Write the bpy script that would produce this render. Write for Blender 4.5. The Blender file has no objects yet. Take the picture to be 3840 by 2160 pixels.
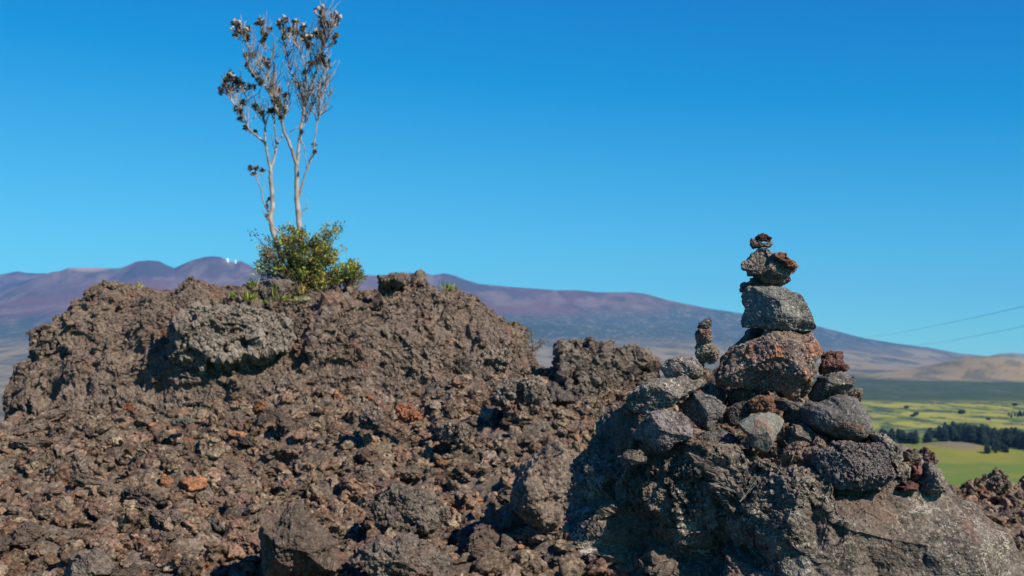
import bpy, math, random
import numpy as np
from mathutils import Vector, Matrix
random.seed(7); RNG = np.random.default_rng(7)
R = math.radians
scene = bpy.context.scene
col = scene.collection

# ------------------------------------------------------------------ camera
PITCH = 3.284
FPX = 5333.3                      # focal length measured in pixels of the 3840 px wide photograph
cam_d = bpy.data.cameras.new('camera'); cam = bpy.data.objects.new('camera', cam_d); col.objects.link(cam)
cam_d.sensor_width = 36; cam_d.lens = 50; cam_d.clip_start = 0.05; cam_d.clip_end = 90000
cam.location = (0, 0, 0); cam.rotation_euler = (R(90 + PITCH), 0, 0)
cam_d.dof.use_dof = True; cam_d.dof.focus_distance = 3.95; cam_d.dof.aperture_fstop = 8.5
scene.camera = cam
scene.render.resolution_x, scene.render.resolution_y = 1024, 576

# ------------------------------------------------------------------ light
SUN_EL, SUN_AZ = 38.0, 46.0       # azimuth: degrees to the right of straight behind the camera
sx, sy, sz = math.cos(R(SUN_EL))*math.sin(R(SUN_AZ)), -math.cos(R(SUN_EL))*math.cos(R(SUN_AZ)), math.sin(R(SUN_EL))
sd = bpy.data.lights.new('sun', 'SUN'); sun = bpy.data.objects.new('sun', sd); col.objects.link(sun)
sd.energy = 5.0; sd.angle = R(0.53); sd.color = (1.0, 0.92, 0.82)
sun.rotation_euler = Vector((sx, sy, sz)).to_track_quat('Z', 'Y').to_euler()
w = bpy.data.worlds.new('World'); scene.world = w; w.use_nodes = True
nt = w.node_tree; nt.nodes.clear()
out = nt.nodes.new('ShaderNodeOutputWorld'); bg = nt.nodes.new('ShaderNodeBackground')
sky = nt.nodes.new('ShaderNodeTexSky'); sky.sky_type = 'NISHITA'; sky.sun_disc = False
sky.sun_elevation = R(SUN_EL); sky.sun_rotation = math.atan2(sx, sy)
sky.altitude = 2000; sky.air_density = 1.0; sky.dust_density = 0.2; sky.ozone_density = 3.0
EXPO = 0.45; G_ = 2**EXPO
ma = nt.nodes.new('ShaderNodeVectorMath'); ma.operation = 'MULTIPLY_ADD'; mx = nt.nodes.new('ShaderNodeVectorMath'); mx.operation = 'MAXIMUM'
ma.inputs[1].default_value = (.50/G_, 1.00/G_, .75/G_); ma.inputs[2].default_value = (-.115/G_/.12, -.092/G_/.12, .20/G_/.12)   # clear, dry mountain air: deeper blue overhead
mx.inputs[1].default_value = (.0, .3, .8)
nt.links.new(sky.outputs[0], ma.inputs[0]); nt.links.new(ma.outputs[0], mx.inputs[0]); nt.links.new(mx.outputs[0], bg.inputs['Color'])
bg.inputs['Strength'].default_value = 0.12
nt.links.new(bg.outputs[0], out.inputs['Surface'])
scene.view_settings.view_transform = 'Standard'; scene.view_settings.look = 'None'
scene.view_settings.exposure = EXPO; scene.view_settings.gamma = 1.0
scene.cycles.use_denoising = True
scene.cycles.max_bounces = 6; scene.cycles.volume_bounces = 0; scene.cycles.diffuse_bounces = 3

# ------------------------------------------------------------------ pixels to places
P = R(PITCH)
def at(x, y, Y):
    """the point of the world seen at photo pixel (x, y) and standing Y metres ahead"""
    a = (x - 1920)/FPX; b = (1080 - y)/FPX
    dy = math.cos(P) - b*math.sin(P); dz = math.sin(P) + b*math.cos(P)
    k = Y/dy
    return np.array([a*k, Y, dz*k])
CROPS = {'A': (2400, 800, 2.2646), 'B': (2080, 1440, 2.0125), 'C': (2880, 1440, 2.0125), 'D': (2880, 960, 2.0125),
         'E': (0, 900, 2.0125), 'F': (1200, 960, 2.0125), 'G': (0, 1440, 2.0125), 'H': (1100, 1440, 2.0125),
         'T': (780, 0, 2.415), 'U': (780, 500, 2.07), 'M': (2700, 1200, 2.898), 'N': (2400, 1300, 3.22), 'P': (0, 0, 1.0)}
def pp(crop, pts):
    cx, cy, s = CROPS[crop]
    return [(cx + p[0]/s, cy + p[1]/s) for p in pts]

# ------------------------------------------------------------------ noise
def _h(ix, iy, iz, seed):
    h = (ix.astype(np.uint32)*np.uint32(374761393) + iy.astype(np.uint32)*np.uint32(668265263)
         + iz.astype(np.uint32)*np.uint32(2147483647) + np.uint32((seed*1274126177) & 0xffffffff))
    h ^= h >> np.uint32(13); h *= np.uint32(1274126177); h ^= h >> np.uint32(16); h *= np.uint32(2246822519); h ^= h >> np.uint32(15)
    return h
_g = np.random.default_rng(3).normal(size=(256, 3)); _g /= np.linalg.norm(_g, axis=1)[:, None]; _g = _g.astype(np.float32)
def perlin(p, seed=0):
    p = p.astype(np.float32); i = np.floor(p); f = p - i; i = i.astype(np.int32); u = f*f*f*(f*(f*6 - 15) + 10)
    r = 0
    for dx in (0, 1):
        wx = u[:, 0] if dx else 1 - u[:, 0]
        for dy in (0, 1):
            wy = u[:, 1] if dy else 1 - u[:, 1]
            for dz in (0, 1):
                wz = u[:, 2] if dz else 1 - u[:, 2]
                g = _g[_h(i[:, 0]+dx, i[:, 1]+dy, i[:, 2]+dz, seed) & np.uint32(255)]
                r = r + wx*wy*wz*(g[:, 0]*(f[:, 0]-dx) + g[:, 1]*(f[:, 1]-dy) + g[:, 2]*(f[:, 2]-dz))
    return r*1.6
def fbm(p, freq, octv=4, seed=0, gain=.5, ridged=False):
    r = 0; a = 1.0; s = 0
    for o in range(octv):
        n = perlin(p*freq + 17.3*o, seed + o*7)
        r = r + a*((1 - 2*np.abs(n)) if ridged else n); s += a; a *= gain; freq *= 2.03
    return r/s
def _cells(p, freq, seed):
    p = (p*freq).astype(np.float32) - .5; i = np.floor(p).astype(np.int32); f = p - i
    for dx in (0, 1):
        for dy in (0, 1):
            for dz in (0, 1):
                h = _h(i[:, 0]+dx, i[:, 1]+dy, i[:, 2]+dz, seed)
                vx = dx + .12 + .76*(h & np.uint32(1023)).astype(np.float32)/1023 - .5 - f[:, 0]
                vy = dy + .12 + .76*((h >> np.uint32(10)) & np.uint32(1023)).astype(np.float32)/1023 - .5 - f[:, 1]
                vz = dz + .12 + .76*((h >> np.uint32(20)) & np.uint32(1023)).astype(np.float32)/1023 - .5 - f[:, 2]
                yield h, vx, vy, vz, vx*vx + vy*vy + vz*vz
def worley(p, freq, seed=0):
    f1 = np.full(len(p), 9., np.float32); f2 = f1.copy()
    for h, vx, vy, vz, d in _cells(p, freq, seed): f2 = np.minimum(f2, np.maximum(f1, d)); f1 = np.minimum(f1, d)
    return np.sqrt(f1), np.sqrt(f2)
def facets_(p, freq, seed=0, tilt=1.3, bias=.24):
    """broken-rock relief: tilted planes meeting in sharp creases; about -1..1"""
    f1 = np.full(len(p), 9., np.float32); f2 = f1.copy(); val = np.full(len(p), -9., np.float32)
    for h, vx, vy, vz, d in _cells(p, freq, seed):
        f2 = np.minimum(f2, np.maximum(f1, d)); f1 = np.minimum(f1, d)
        g = _g[(h >> np.uint32(7)) & np.uint32(255)]; a = ((h >> np.uint32(3)) & np.uint32(255)).astype(np.float32)/255 - .5
        val = np.maximum(val, a*.8 + tilt*(g[:, 0]*vx + g[:, 1]*vy + g[:, 2]*vz) - 1.5*d)
    return val*1.15 - bias - .20*(1 - smooth(0, .09, np.sqrt(f2) - np.sqrt(f1)))
def smooth(e0, e1, x):
    t = np.clip((x - e0)/(e1 - e0), 0, 1); return t*t*(3 - 2*t)

# ------------------------------------------------------------------ meshes
def tag(o, label=None, cat=None, group=None, kind=None):
    if label: o['label'] = label
    if cat: o['category'] = cat
    if group: o['group'] = group
    if kind: o['kind'] = kind
    return o
def mesh_data(name, v, f, mat, cols=None, smooth_=True):
    me = bpy.data.meshes.new(name); v = np.asarray(v, np.float32); f = np.asarray(f, np.int32); k = f.shape[1]
    me.vertices.add(len(v)); me.vertices.foreach_set('co', v.ravel())
    me.loops.add(f.size); me.loops.foreach_set('vertex_index', f.ravel())
    me.polygons.add(len(f)); me.polygons.foreach_set('loop_start', np.arange(0, f.size, k, dtype=np.int32))
    me.polygons.foreach_set('use_smooth', np.full(len(f), smooth_))
    me.update(calc_edges=True)
    if cols is not None:
        a = me.color_attributes.new('Col', 'FLOAT_COLOR', 'POINT'); c = np.ones((len(v), 4), np.float32); c[:, :3] = cols
        a.data.foreach_set('color', c.ravel())
    me.materials.append(mat); return me
def link(name, v, f, mat, parent=None, cols=None, smooth_=True, origin='base'):
    v = np.asarray(v, float)
    if parent is not None:
        v = v - np.array(parent.location)
        o = bpy.data.objects.new(name, mesh_data(name, v, f, mat, cols, smooth_)); col.objects.link(o); o.parent = parent; return o
    loc = np.zeros(3)
    if origin == 'base': loc = np.array([v[:, 0].mean(), v[:, 1].mean(), v[:, 2].min()])
    o = bpy.data.objects.new(name, mesh_data(name, v - loc, f, mat, cols, smooth_)); o.location = loc; col.objects.link(o); return o
def empty(name, loc):
    o = bpy.data.objects.new(name, None); o.location = loc; o.empty_display_size = .1; col.objects.link(o); return o
_ico = {}
def ico(level):
    if level not in _ico:
        t = (1 + 5**.5)/2
        v = np.array([(-1,t,0),(1,t,0),(-1,-t,0),(1,-t,0),(0,-1,t),(0,1,t),(0,-1,-t),(0,1,-t),(t,0,-1),(t,0,1),(-t,0,-1),(-t,0,1)], float)
        f = np.array([(0,11,5),(0,5,1),(0,1,7),(0,7,10),(0,10,11),(1,5,9),(5,11,4),(11,10,2),(10,7,6),(7,1,8),(3,9,4),(3,4,2),(3,2,6),(3,6,8),(3,8,9),(4,9,5),(2,4,11),(6,2,10),(8,6,7),(9,8,1)])
        v /= np.linalg.norm(v, axis=1)[:, None]
        for _ in range(level):
            e = np.sort(np.concatenate([f[:, [0, 1]], f[:, [1, 2]], f[:, [2, 0]]]), axis=1)
            key, inv = np.unique(e[:, 0].astype(np.int64)*(len(v)+1) + e[:, 1], return_inverse=True)
            a = key//(len(v)+1); b = key % (len(v)+1); m = v[a] + v[b]; m /= np.linalg.norm(m, axis=1)[:, None]
            n = len(f); ab, bc, ca = inv[:n]+len(v), inv[n:2*n]+len(v), inv[2*n:]+len(v)
            v = np.concatenate([v, m])
            f = np.concatenate([np.stack([f[:, 0], ab, ca], 1), np.stack([f[:, 1], bc, ab], 1), np.stack([f[:, 2], ca, bc], 1), np.stack([ab, bc, ca], 1)])
        _ico[level] = (v, f)
    return _ico[level]
def normals(v, f):
    n = np.cross(v[f[:, 1]] - v[f[:, 0]], v[f[:, 2]] - v[f[:, 0]])
    o = np.zeros_like(v)
    for k in range(3):
        for c in range(3): o[:, c] += np.bincount(f[:, k], n[:, c], len(v))
    return o/(np.linalg.norm(o, axis=1)[:, None] + 1e-12)

# ------------------------------------------------------------------ materials
def node(nt, t, **kw):
    n = nt.nodes.new(t)
    for k, v in kw.items(): setattr(n, k, v)
    return n
def mixc(nt, fac, a, b, blend='MIX'):
    m = node(nt, 'ShaderNodeMix', data_type='RGBA', blend_type=blend)
    for i, x in ((0, fac), (6, a), (7, b)):
        if hasattr(x, 'is_linked') or hasattr(x, 'links'): nt.links.new(x, m.inputs[i])
        else: m.inputs[i].default_value = x if i == 0 else (*x, 1)
    return m.outputs[2]
def ramp(nt, x, a, b, va=0., vb=1.):
    m = node(nt, 'ShaderNodeMapRange', clamp=True); nt.links.new(x, m.inputs[0])
    m.inputs[1].default_value = a; m.inputs[2].default_value = b; m.inputs[3].default_value = va; m.inputs[4].default_value = vb
    return m.outputs[0]
ALB = 1.5
def mat_rock(name, dark, mid, light, rust=(.20, .065, .03), rust_amt=.3, lichen=(.42, .40, .30), lich_amt=.3, s=1.0,
             bump=.6, attr=False, speck=190, rough=.9, veins=0):
    """s: how many times finer than a metre-sized pattern; lich_amt and rust_amt are 0..1 shares of the surface"""
    dark, mid, light = [tuple(x*ALB*t_ for x, t_ in zip(k, (1.01, .995, .98))) for k in (dark, mid, light)]; rust = tuple(x*1.15 for x in rust)
    m = bpy.data.materials.new(name); m.use_nodes = True; nt = m.node_tree; nt.nodes.clear()
    o = node(nt, 'ShaderNodeOutputMaterial'); b = node(nt, 'ShaderNodeBsdfPrincipled'); nt.links.new(b.outputs[0], o.inputs[0])
    tc = node(nt, 'ShaderNodeTexCoord'); oi = node(nt, 'ShaderNodeObjectInfo')
    add = node(nt, 'ShaderNodeVectorMath', operation='ADD'); sc = node(nt, 'ShaderNodeVectorMath', operation='SCALE')
    cmb = node(nt, 'ShaderNodeCombineXYZ')
    for i in range(3): nt.links.new(oi.outputs['Random'], cmb.inputs[i])
    nt.links.new(cmb.outputs[0], sc.inputs[0]); sc.inputs['Scale'].default_value = 37
    nt.links.new(tc.outputs['Object'], add.inputs[0]); nt.links.new(sc.outputs[0], add.inputs[1]); vec = add.outputs[0]
    def noise(scale, det=5, ro=.6, dist=0.):
        n = node(nt, 'ShaderNodeTexNoise'); nt.links.new(vec, n.inputs['Vector'])
        n.inputs['Scale'].default_value = scale; n.inputs['Detail'].default_value = det; n.inputs['Roughness'].default_value = ro; n.inputs['Distortion'].default_value = dist
        return n.outputs['Fac']
    n1 = noise(6*s, 6, .68); n2 = noise(45*s, 4, .7); n3 = noise(3.2*s, 5, .6, .4); n4 = noise(speck*.68, 2, .6); n5 = noise(9*s, 4, .6)
    c = mixc(nt, ramp(nt, n1, .38, .62), dark, mid)
    c = mixc(nt, ramp(nt, n2, .48, .72), c, light)
    rm = node(nt, 'ShaderNodeMath', operation='MULTIPLY'); nt.links.new(ramp(nt, n3, .66 - .28*rust_amt, .76 - .28*rust_amt, 0, .9), rm.inputs[0])
    nt.links.new(ramp(nt, n2, .36, .6), rm.inputs[1]); c = mixc(nt, rm.outputs[0], c, rust)
    # pale crusty specks, denser inside patches
    th = node(nt, 'ShaderNodeMath', operation='ADD'); nt.links.new(n4, th.inputs[0]); nt.links.new(ramp(nt, n5, .35, .65, -.11, .08), th.inputs[1])
    c = mixc(nt, ramp(nt, th.outputs[0], .72 - .2*lich_amt, .77 - .2*lich_amt, 0, .85), c, lichen)
    if veins:
        nd = node(nt, 'ShaderNodeTexNoise'); nt.links.new(vec, nd.inputs['Vector']); nd.inputs['Scale'].default_value = 6; nd.inputs['Detail'].default_value = 5
        sv = node(nt, 'ShaderNodeVectorMath', operation='SCALE'); nt.links.new(nd.outputs['Color'], sv.inputs[0]); sv.inputs['Scale'].default_value = .35
        av = node(nt, 'ShaderNodeVectorMath', operation='ADD'); nt.links.new(vec, av.inputs[0]); nt.links.new(sv.outputs[0], av.inputs[1])
        ve = node(nt, 'ShaderNodeTexVoronoi', feature='DISTANCE_TO_EDGE'); nt.links.new(av.outputs[0], ve.inputs['Vector']); ve.inputs['Scale'].default_value = 3.5
        vm = node(nt, 'ShaderNodeMath', operation='MULTIPLY'); nt.links.new(ramp(nt, ve.outputs['Distance'], .004, .011, veins, 0), vm.inputs[0]); nt.links.new(ramp(nt, n5, .42, .6), vm.inputs[1])
        c = mixc(nt, vm.outputs[0], c, lichen)
        c = mixc(nt, ramp(nt, noise(2.4, 3, .5), .46, .60, 0, .75), c, (.115, .080, .058))
    vn = noise(speck*.45, 3, .7)
    c = mixc(nt, ramp(nt, vn, .36, .5, .40, 0), c, tuple(x*.35 for x in dark))  # crevice shade put into the colour as dark noise flecks
    if attr:
        at_ = node(nt, 'ShaderNodeAttribute', attribute_name='Col'); c = mixc(nt, 1.0, c, at_.outputs['Color'], 'MULTIPLY')
    else:
        hv = node(nt, 'ShaderNodeHueSaturation'); nt.links.new(c, hv.inputs['Color'])
        nt.links.new(ramp(nt, oi.outputs['Random'], 0, 1, .75, 1.25), hv.inputs['Value']); c = hv.outputs[0]
    nt.links.new(c, b.inputs['Base Color']); b.inputs['Roughness'].default_value = rough
    b.inputs['Specular IOR Level'].default_value = .10
    vo = node(nt, 'ShaderNodeTexVoronoi'); nt.links.new(vec, vo.inputs['Vector']); vo.inputs['Scale'].default_value = 30*s
    h = node(nt, 'ShaderNodeMath', operation='ADD'); nt.links.new(noise(70*s, 6, .75), h.inputs[0])
    hm = node(nt, 'ShaderNodeMath', operation='MULTIPLY'); nt.links.new(vo.outputs['Distance'], hm.inputs[0]); hm.inputs[1].default_value = -.6; nt.links.new(hm.outputs[0], h.inputs[1])
    bm = node(nt, 'ShaderNodeBump'); bm.inputs['Strength'].default_value = bump; bm.inputs['Distance'].default_value = .012/s
    nt.links.new(h.outputs[0], bm.inputs['Height']); nt.links.new(bm.outputs[0], b.inputs['Normal'])
    return m
def mat_plain(name, c, rough=.8, attr=False, var=0., trans=0., scale=8):
    m = bpy.data.materials.new(name); m.use_nodes = True; nt = m.node_tree; b = nt.nodes['Principled BSDF']
    tc = node(nt, 'ShaderNodeTexCoord'); n = node(nt, 'ShaderNodeTexNoise'); nt.links.new(tc.outputs['Object'], n.inputs['Vector'])
    n.inputs['Scale'].default_value = scale; n.inputs['Detail'].default_value = 5
    k = mixc(nt, ramp(nt, n.outputs['Fac'], .35, .65), tuple(x*(1-var) for x in c), tuple(min(1, x*(1+var)) for x in c))
    if attr:
        a = node(nt, 'ShaderNodeAttribute', attribute_name='Col'); k = mixc(nt, 1.0, k, a.outputs['Color'], 'MULTIPLY')
    nt.links.new(k, b.inputs['Base Color']); b.inputs['Roughness'].default_value = rough; b.inputs['Specular IOR Level'].default_value = .3
    if trans:
        tr = node(nt, 'ShaderNodeBsdfTranslucent'); ms = node(nt, 'ShaderNodeMixShader'); ms.inputs[0].default_value = trans
        nt.links.new(k, tr.inputs[0]); nt.links.new(b.outputs[0], ms.inputs[1]); nt.links.new(tr.outputs[0], ms.inputs[2])
        nt.links.new(ms.outputs[0], nt.nodes['Material Output'].inputs[0])
    return m
M = {}
M['aa'] = mat_rock('aa_lava', (.046, .036, .028), (.118, .090, .068), (.20, .16, .12), rust=(.19, .10, .065), rust_amt=.2, lich_amt=.12, s=1.2, lichen=(.30, .28, .20), speck=120, bump=.8, attr=True)
M['mound'] = mat_rock('outcrop_lava', (.050, .037, .030), (.112, .083, .064), (.18, .145, .11), rust=(.19, .075, .040), rust_amt=.30, lich_amt=.15, s=1.0, lichen=(.28, .26, .19), speck=110, bump=.8)
M['grey_aa'] = mat_rock('grey_crusted_lava', (.058, .046, .037), (.140, .112, .090), (.215, .18, .145), rust=(.19, .095, .06), rust_amt=.28, lich_amt=.04, s=1.1, lichen=(.30, .29, .21), speck=110, bump=.8)
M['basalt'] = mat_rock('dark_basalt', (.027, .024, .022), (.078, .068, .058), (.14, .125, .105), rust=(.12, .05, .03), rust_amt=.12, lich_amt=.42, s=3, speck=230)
M['block'] = mat_rock('grey_block_basalt', (.036, .035, .033), (.090, .086, .077), (.15, .145, .125), rust_amt=-.2, lich_amt=.45, s=3, speck=240, lichen=(.42, .40, .28))
M['rusty'] = mat_rock('rust_crusted_basalt', (.032, .025, .021), (.105, .072, .052), (.17, .14, .115), rust=(.25, .095, .045), rust_amt=.48, lich_amt=.48, s=3, speck=260, lichen=(.40, .38, .36))
M['brown'] = mat_rock('brown_basalt', (.042, .034, .028), (.125, .100, .078), (.20, .17, .135), rust=(.24, .08, .035), rust_amt=.30, lich_amt=.25, s=3.2, speck=220)
M['tan'] = mat_rock('ochre_pitted_basalt', (.045, .036, .028), (.13, .105, .078), (.20, .165, .12), rust=(.26, .11, .05), rust_amt=.25, lich_amt=.3, s=4, speck=220)
M['lichen'] = mat_rock('lichen_crusted_basalt', (.045, .038, .032), (.12, .10, .082), (.20, .18, .15), rust_amt=.05, lich_amt=.58, s=3, speck=210, lichen=(.46, .44, .36))
M['purple'] = mat_rock('purple_pitted_basalt', (.036, .028, .028), (.112, .095, .086), (.19, .165, .15), rust_amt=-.1, lich_amt=.25, s=4, speck=240)
M['red'] = mat_rock('dark_red_cinder', (.035, .018, .016), (.105, .052, .040), (.16, .09, .07), rust=(.17, .06, .04), rust_amt=.5, lich_amt=.05, s=4, speck=240)
M['orange'] = mat_rock('orange_cinder', (.05, .028, .02), (.15, .070, .042), (.20, .12, .08), rust=(.20, .085, .048), rust_amt=.5, lich_amt=.2, s=4, speck=220)
M['smooth'] = mat_rock('smooth_grey_basalt', (.075, .070, .058), (.135, .128, .105), (.18, .17, .14), rust_amt=.05, lich_amt=.02, s=3, speck=200, bump=.35)
M['bluegrey'] = mat_rock('mottled_grey_basalt', (.045, .042, .040), (.115, .103, .090), (.19, .18, .165), rust=(.24, .12, .065), rust_amt=.32, lich_amt=.35, s=2.4, speck=220, lichen=(.40, .40, .36), bump=.45)
M['boulder'] = mat_rock('boulder_basalt', (.033, .028, .024), (.105, .087, .071), (.185, .155, .124), rust=(.17, .085, .058), rust_amt=.42, lich_amt=.50, s=1.6, speck=240, lichen=(.40, .37, .29), bump=.55, veins=.8)
M['bark'] = mat_plain('pale_bark', (.28, .24, .20), .9, var=.4, scale=14)
M['twig'] = mat_plain('brown_twig_bark', (.12, .09, .07), .9, var=.3, scale=12)
M['leaf'] = mat_plain('leaves', (1, 1, 1), .55, attr=True, var=.15, trans=.25, scale=30)
M['bud'] = mat_plain('pale_buds', (.37, .34, .31), .8, var=.2, scale=40)
M['white'] = mat_plain('white_paint', (.85, .85, .85), .4, var=.02)
M['wire'] = mat_plain('weathered_cable', (.10, .10, .10), .6, var=.1)

# ------------------------------------------------------------------ rocks from their outline
def poly_area_c(p):
    x, y = np.array(p, float).T; x2, y2 = np.roll(x, -1), np.roll(y, -1); c = x*y2 - x2*y; A = c.sum()/2
    return abs(A), ((x+x2)*c).sum()/(6*A), ((y+y2)*c).sum()/(6*A)
def radial(poly, cx, cy, n=720, win=5):
    p = np.array(poly, float) - (cx, cy); p[:, 1] *= -1; q = np.roll(p, -1, axis=0)
    th = np.arange(n)/n*2*math.pi; d = np.stack([np.cos(th), np.sin(th)], 1); r = np.zeros(n)
    for a, b in zip(p, q):
        e = b - a; den = d[:, 0]*e[1] - d[:, 1]*e[0]; den = np.where(np.abs(den) < 1e-9, 1e-9, den)
        t = (a[0]*e[1] - a[1]*e[0])/den; u = (a[0]*d[:, 1] - a[1]*d[:, 0])/den
        ok = (t > 0) & (u >= -1e-6) & (u <= 1 + 1e-6); r = np.where(ok, np.maximum(r, t), r)
    r = np.where(r <= 0, r[r > 0].mean(), r)
    k = np.hanning(win + 2)[1:-1]; k /= k.sum(); h = win//2
    return np.convolve(np.concatenate([r[-h:], r, r[:h]]), k, 'valid')
def rough_up(v, f, size, seed, lump=.05, crag=.04, grain=.012, pits=.0, wl=None):
    """lumps, crags, grain and gas pits as shares of SIZE, pushed along the normals"""
    n = normals(v, f); sd_ = seed*31 % 9973
    wv = .09*size*np.stack([fbm(v, 2.5/size, 2, sd_+k) for k in (1, 2, 3)], 1)
    d = lump*fbm(v, 1.6/size, 3, sd_)
    if crag: d = d + crag*1.1*facets_(v + wv, 3.0/size, sd_, bias=.04)
    v = v + n*(d*size)[:, None]; n = normals(v, f)
    d = 0
    if crag: d = d + crag*.50*facets_(v + wv*.5, 7.5/size, sd_+5, bias=.04) + crag*.28*facets_(v, 18/size, sd_+6, bias=.04)
    d = d + grain*fbm(v, 14/size, 3, sd_+9, .65)*1.6
    if pits:
        f1, _ = worley(v, 17/size, sd_+11); d = d - pits*(1 - smooth(.12, .45, f1))
        f1, _ = worley(v, 34/size, sd_+12); d = d - pits*.4*(1 - smooth(.15, .45, f1))
    if wl is not None: d = d*wl
    return v + n*(d*size)[:, None]
def rock_mesh(poly, Y, D, sub=5, seed=1, n=2.7, facets=5, lump=.05, crag=.04, grain=.012, pits=.0, planes=(), feats=(), win=7, wfun=None, lean=0.):
    A, cx, cy = poly_area_c(poly); size_px = math.sqrt(A); sc = Y/FPX*1.0; size = size_px*sc
    want = radial(poly, cx, cy, win=win); rad = want*sc*.97; C0 = at(cx, cy, Y)
    rg = np.random.default_rng(seed); pl = [(np.array(a, float), b) for a, b in planes]
    for _ in range(facets):
        a = rg.normal(size=3); a[1] = -abs(a[1]) - .35; pl.append((a, rg.uniform(.68, .9)))
    def body(rad, level):
        d, f = ico(level); th = np.arctan2(d[:, 2], d[:, 0]) % (2*math.pi); k_ = th/(2*math.pi)*720
        i0 = np.floor(k_).astype(int) % 720; i1 = (i0+1) % 720; fr = k_ - np.floor(k_); Rr = rad[i0]*(1-fr) + rad[i1]*fr
        c = np.hypot(d[:, 0], d[:, 2]); s = np.abs(d[:, 1]); k = (c**n + s**n)**(-1/n)
        v = np.stack([np.cos(th)*c*k*Rr, d[:, 1]*k*D, np.sin(th)*c*k*Rr], 1)
        for a, b in pl:
            a = a/np.linalg.norm(a); h = v @ a; lim = b*h.max(); v = v - a*(np.maximum(0, h - lim)*.93)[:, None]
        if lean: v[:, 1] += lean*v[:, 2]
        return v, f
    for _ in range(3):                                 # fit the body's true size so that its rim meets the outline it was measured by
        v, f = body(rad, 5); W = v + C0; px = 1920 + FPX*W[:, 0]/W[:, 1]; py = 1386 - FPX*W[:, 2]/W[:, 1]
        r_ = np.hypot(px-cx, py-cy); th = np.arctan2(cy-py, px-cx) % (2*math.pi); b_ = (th/(2*math.pi)*90).astype(int) % 90
        got = np.zeros(90); np.maximum.at(got, b_, r_); got = np.where(got == 0, np.nan, got); wb = np.array([want[k*8:k*8+8].max() for k in range(90)])
        q_ = np.clip(np.nan_to_num(wb/got, nan=1.), .75, 1.2); q_ = (np.roll(q_, 1) + 2*q_ + np.roll(q_, -1))/4
        rad = rad*np.interp(np.arange(720)/8 - .5, np.arange(-1, 91), np.concatenate([q_[-1:], q_, q_[:1]]))
    v, f = body(rad, sub)
    if feats:                                          # grooves (depth > 0) and ridges (depth < 0) along segments of the front
        W = v + C0; px = 1920 + FPX*W[:, 0]/Y; py = 1386 - FPX*W[:, 2]/Y
        front = smooth(.15*D, -.15*D, v[:, 1] - lean*v[:, 2]); nn = normals(v, f)
        wob = 14*fbm(v, 9/size, 3, seed+77)
        for (x0, y0), (x1, y1), wd, dep in feats:
            if sub == 8 and Y < 5: wd, dep = max(wd*1.25, 24), min(dep*.6, .05) if dep > 0 else dep*.55
            ex, ey = x1-x0, y1-y0; t = np.clip(((px-x0)*ex + (py-y0)*ey)/(ex*ex+ey*ey+1e-9), 0, 1)
            dd = np.hypot(px-x0-t*ex, py-y0-t*ey) + wob
            v = v - nn*(dep*front*np.exp(-(dd/wd)**2))[:, None]
    wl = wfun(v + C0) if wfun else None
    v = rough_up(v, f, size, seed, lump, crag, grain, pits, wl)
    return v + C0, f
def rock(name, label, cat, crop, pts, Y, D, mat, group=None, **kw):
    v, f = rock_mesh(pp(crop, pts) if crop else pts, Y, D, **kw)
    o = link(name, v, f, M[mat], smooth_=False); tag(o, label, cat, group); return o

# ================================================================== SETTING
# ---- far terrain: one sheet from the foot of the lava to the horizon
SKY = [(-3500,1370),(-2500,1330),(-1400,1230),(-600,1130),(0,1092),(60,1068),(120,1042),(194,1018),(221,1016),(252,1003),(369,1002),(400,1005),(446,1005),(477,993),(508,978),(555,974),(594,978),(621,993),(652,1004),
       (675,993),(718,974),(765,962),(796,960),(823,962),(854,978),(873,984),(901,978),(932,993),(963,1013),(1050,1030),(1250,1040),(1359,1032),(1414,1032),(1518,1025),(1588,1022),(1622,1032),
       (1667,1025),(1702,1032),(1747,1049),(1796,1064),(1846,1069),(1945,1079),(2094,1089),(2169,1089),(2243,1097),(2368,1097),(2417,1102),(2510,1127),(2554,1136),(2665,1158),(2775,1175),
       (3067,1224),(3239,1268),(3360,1288),(3476,1303),(3600,1326),(3700,1336),(3750,1326),(3799,1323),(3840,1327),(4200,1335),(5200,1350),(7500,1365)]
SKX, SKYY = np.array(SKY, float).T
S_OF_R = [(12,-.50),(30,-.30),(60,-.2),(300,-.117),(900,-.068),(1250,-.0514),(1600,-.043),(2800,-.0214),(5500,-.0026)]
LR, SS = np.log([a for a, b in S_OF_R]), np.array([b for a, b in S_OF_R])
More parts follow.
